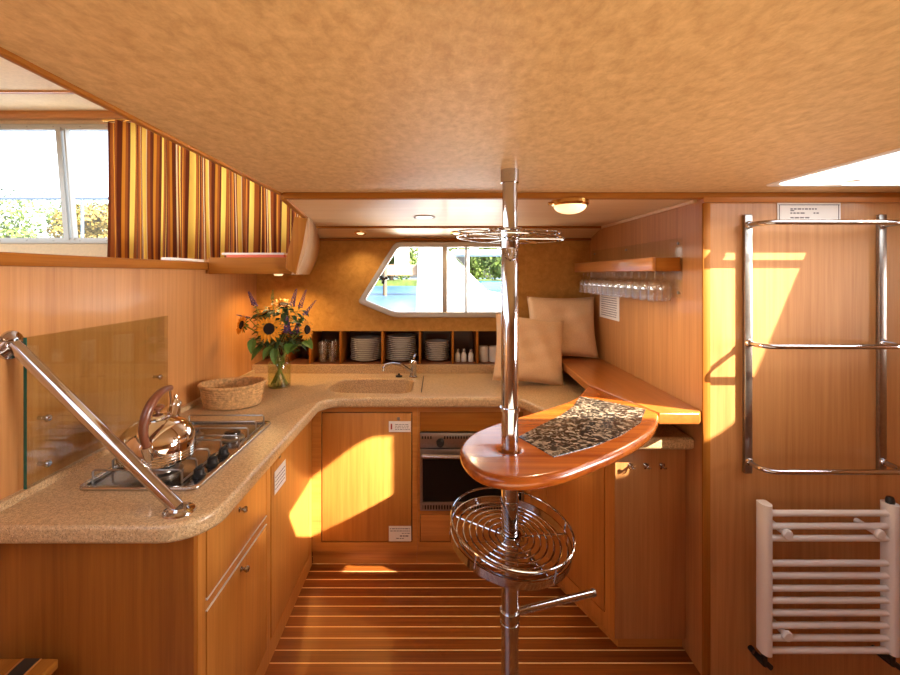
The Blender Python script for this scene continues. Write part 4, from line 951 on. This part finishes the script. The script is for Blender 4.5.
r = thing('radiator', 'white ladder radiator mounted low on the bulkhead', 'radiator', (1.44, YR-.07, .15))
for x0, x1 in ((1.198, 1.236), (1.665, 1.705)):
    bm = B()
    pts = fillet([(x0, 1.665, 0), (x0, 1.700, .008), (x1, 1.700, .008), (x1, 1.665, 0), (x1-.010, 1.648, .012), (x0+.010, 1.648, .012)], 5)
    polyprism(bm, pts, .165, .718, 0); link_mesh('upright', bm, 'white', r)
for yp in (512.6, 525.5, 537.6, 562.5, 575, 587.5, 599.6, 612, 624.5, 637, 649.5):
    z = 1.57-(yp-274)*1.675/450; bm = B(); tube(bm, [(1.230, 1.672, z), (1.670, 1.672, z)], .0115, 14); link_mesh('crossbar', bm, 'white', r)
for (x, z) in ((1.285, .612), (1.625, .612), (1.285, .238)):
    bm = B(); tube(bm, [(x, YR-.001, z), (x, 1.658, z)], .011, 12); lathe_b = xform(lathe(B(), [(0, .014), (.015, .013), (.019, .008), (.019, 0), (0, 0)], 18), Matrix.Translation((x, 1.660, z)) @ Matrix.Rotation(radians(90), 4, 'X'))
    me_ = bpy.data.meshes.new('tmp'); lathe_b.to_mesh(me_); lathe_b.free(); bm.from_mesh(me_); bpy.data.meshes.remove(me_); link_mesh('wall_bracket', bm, 'white', r)
for x, d in ((1.214, -1), (1.69, 1)):
    bm = B(); tube(bm, [(x, 1.675, .168), (x, 1.675, .118), (x, 1.70, .118), (x, YR-.001, .118)], .011, 12); tube(bm, [(x-.03, 1.69, .150), (x+.02, 1.665, .112)], .010, 12); link_mesh('valve', bm, 'black', r)
bm = lathe(B(), [(.014, 0), (.014, .012), (.011, .022), (0, .022)], 16, (1.683, 1.675, .718)); vcap = link_mesh('bleed_cap', bm, 'black', r)

# ------------------------------------------------------------------ striped wooden step in the near corner
t = thing('wooden_step', 'striped wooden step with black inlay in front of the hob cabinet', 'step', (-1.2, 1.05, 0))
link_mesh('body', box(B(), -1.46, -1.03, .86, 1.17, 0, .52), 'wood_z', t)
link_mesh('tread', box(B(), -1.48, -1.012, .84, 1.20, .52, .545, .003), 'mahog_y', t)
bm = B(); box(bm, -1.10, -1.06, .842, 1.198, .5452, .547); link_mesh('black_inlay', bm, 'stripe_dark', t)
bm = B(); box(bm, -1.107, -1.1015, .842, 1.198, .5452, .5468); box(bm, -1.0585, -1.054, .842, 1.198, .5452, .5468); link_mesh('pale_inlay', bm, 'teak_y', t)

# ------------------------------------------------------------------ outside
struct('water', box(B(), -90, 90, 4.2, 140, -.3, .35), 'water', 'blue rippled harbour water', 'water')
struct('ground_bank', box(B(), -90, 90, 46, 60, .35, .9), M['treeleaf'], 'green far bank of the harbour', 'ground')
b = thing('motor_boat', 'white motor boat moored just outside the porthole', 'boat', (1.2, 7, .35))
bm = polyprism(B(), [(-.33, .30), (4.5, .30), (4.5, 1.22), (1.1, 1.25), (.66, 1.34), (.14, 1.88), (-.26, 1.96)], -1.6, 0, .02); upright(bm, 6.0); hull = link_mesh('hull', bm, 'gelcoat', b)
bm = B(); box(bm, .18, 2.6, 6.15, 7.5, 1.86, 1.90, .015); link_mesh('roof', bm, 'gelcoat', b)
bm = B(); 
for x in (.38, 1.30, 2.2): box(bm, x, x+.05, 6.2, 6.25, 1.3, 1.87)
link_mesh('roof_post', bm, 'gelcoat', b)
bm = polyprism(B(), [(.24, 1.80), (.36, 1.80), (.36, 1.67)], -.02, .01); upright(bm, 5.99); link_mesh('side_window', bm, 'darkwin', b)
bm = B(); box(bm, .60, 1.5, 6.3, 7.2, 1.35, 1.46, .03); link_mesh('seat_cover', bm, 'bluecover', b)
q = thing('jetty', 'brown wooden jetty across the water beyond the moored boat', 'jetty', (-4, 26, .35))
bm = B(); box(bm, -9, 1, 25.5, 27, 1.5, 2.1); link_mesh('deck', bm, 'dock', q)
for x in (-7, -5, -3, -1): link_mesh('pile', tube(B(), [(x, 25.4, 0), (x, 25.4, 2.2)], .12, 10), 'bark', q)
link_mesh('mooring_post', box(B(), -2.5, -1.7, 26, 26.4, 2.1, 4.2), 'gelcoat', q)
def tree(x, y, h, w, mat, label, seed):
    random.seed(seed); t = thing('tree', label, 'tree', (x, y, .9), group='trees on the far bank')
    bm = B(); tube(bm, [(x, y, .5), (x+.1, y, .5+h*.5)], .25, 8, r_end=.12); link_mesh('trunk', bm, 'bark', t)
    bm = B()
    blobs = [(x+random.uniform(-.5, .5)*w, y+random.uniform(-.3, .3)*w, .9+h*random.uniform(.25, .8), w*random.uniform(.22, .38)) for _ in range(12)]
    for (bx, by, bz, br) in blobs:
        for _ in range(320):
            d = Vector((random.gauss(0, 1), random.gauss(0, 1), random.gauss(0, 1))).normalized(); c = Vector((bx, by, bz))+d*br*random.uniform(.8, 1.05); s = random.uniform(.12, .26)
            a = d.orthogonal().normalized(); b2 = d.cross(a); ang = random.uniform(0, pi); a, b2 = a*cos(ang)+b2*sin(ang), b2*cos(ang)-a*sin(ang); tl = d*random.uniform(-.5, .5)*s
            bm.faces.new([bm.verts.new(c+a*s+tl), bm.verts.new(c+b2*s*.6), bm.verts.new(c-a*s-tl), bm.verts.new(c-b2*s*.6)])
    link_mesh('crown', bm, mat, t, smooth=False)
TS = [(-45.5, 47.5, 10.2, 7.5, 'treeleaf', 'green tree seen through the upper window, far left of the leaning bar'), (-43.5, 56, 9.6, 6.0, 'treeleaf', 'pale green tree just left of the leaning window bar'),
      (-37, 47.5, 8.6, 5.0, 'autumn', 'yellowish tree right of the leaning window bar'), (-38.5, 56, 9.2, 6.0, 'autumn', 'golden tree seen beside the curtain edge'),
      (-5.0, 48, 4.6, 4.5, 'treeleaf', 'green tree seen through the slanted porthole end'), (4.2, 57, 4.2, 4.5, 'treeleaf', 'green tree above the moored boat'), (7.4, 47.5, 4.0, 4.0, 'treeleaf', 'green tree beyond the moored boat, beside the pole')]
for i, a in enumerate(TS): tree(*a, 20+i)
q = thing('deck_railing', 'pale blue deck railing outside the upper window', 'railing', (-3, 4.2, 1.6))
bm = B(); tube(bm, [(-5, 4.2, 2.275), (-1.5, 4.2, 2.275)], .014, 10); link_mesh('handrail', bm, 'rail_metal', q)
for x in (-4.8, -3.32, -1.85): link_mesh('post', tube(B(), [(x, 4.2, 1.55), (x, 4.2, 2.27)], .014, 10), 'rail_metal', q)
struct('floor_side_deck', box(B(), -5, -1.3, 3.15, 4.3, 1.45, 1.55), 'gelcoat', 'white side deck outside the upper window', 'deck')
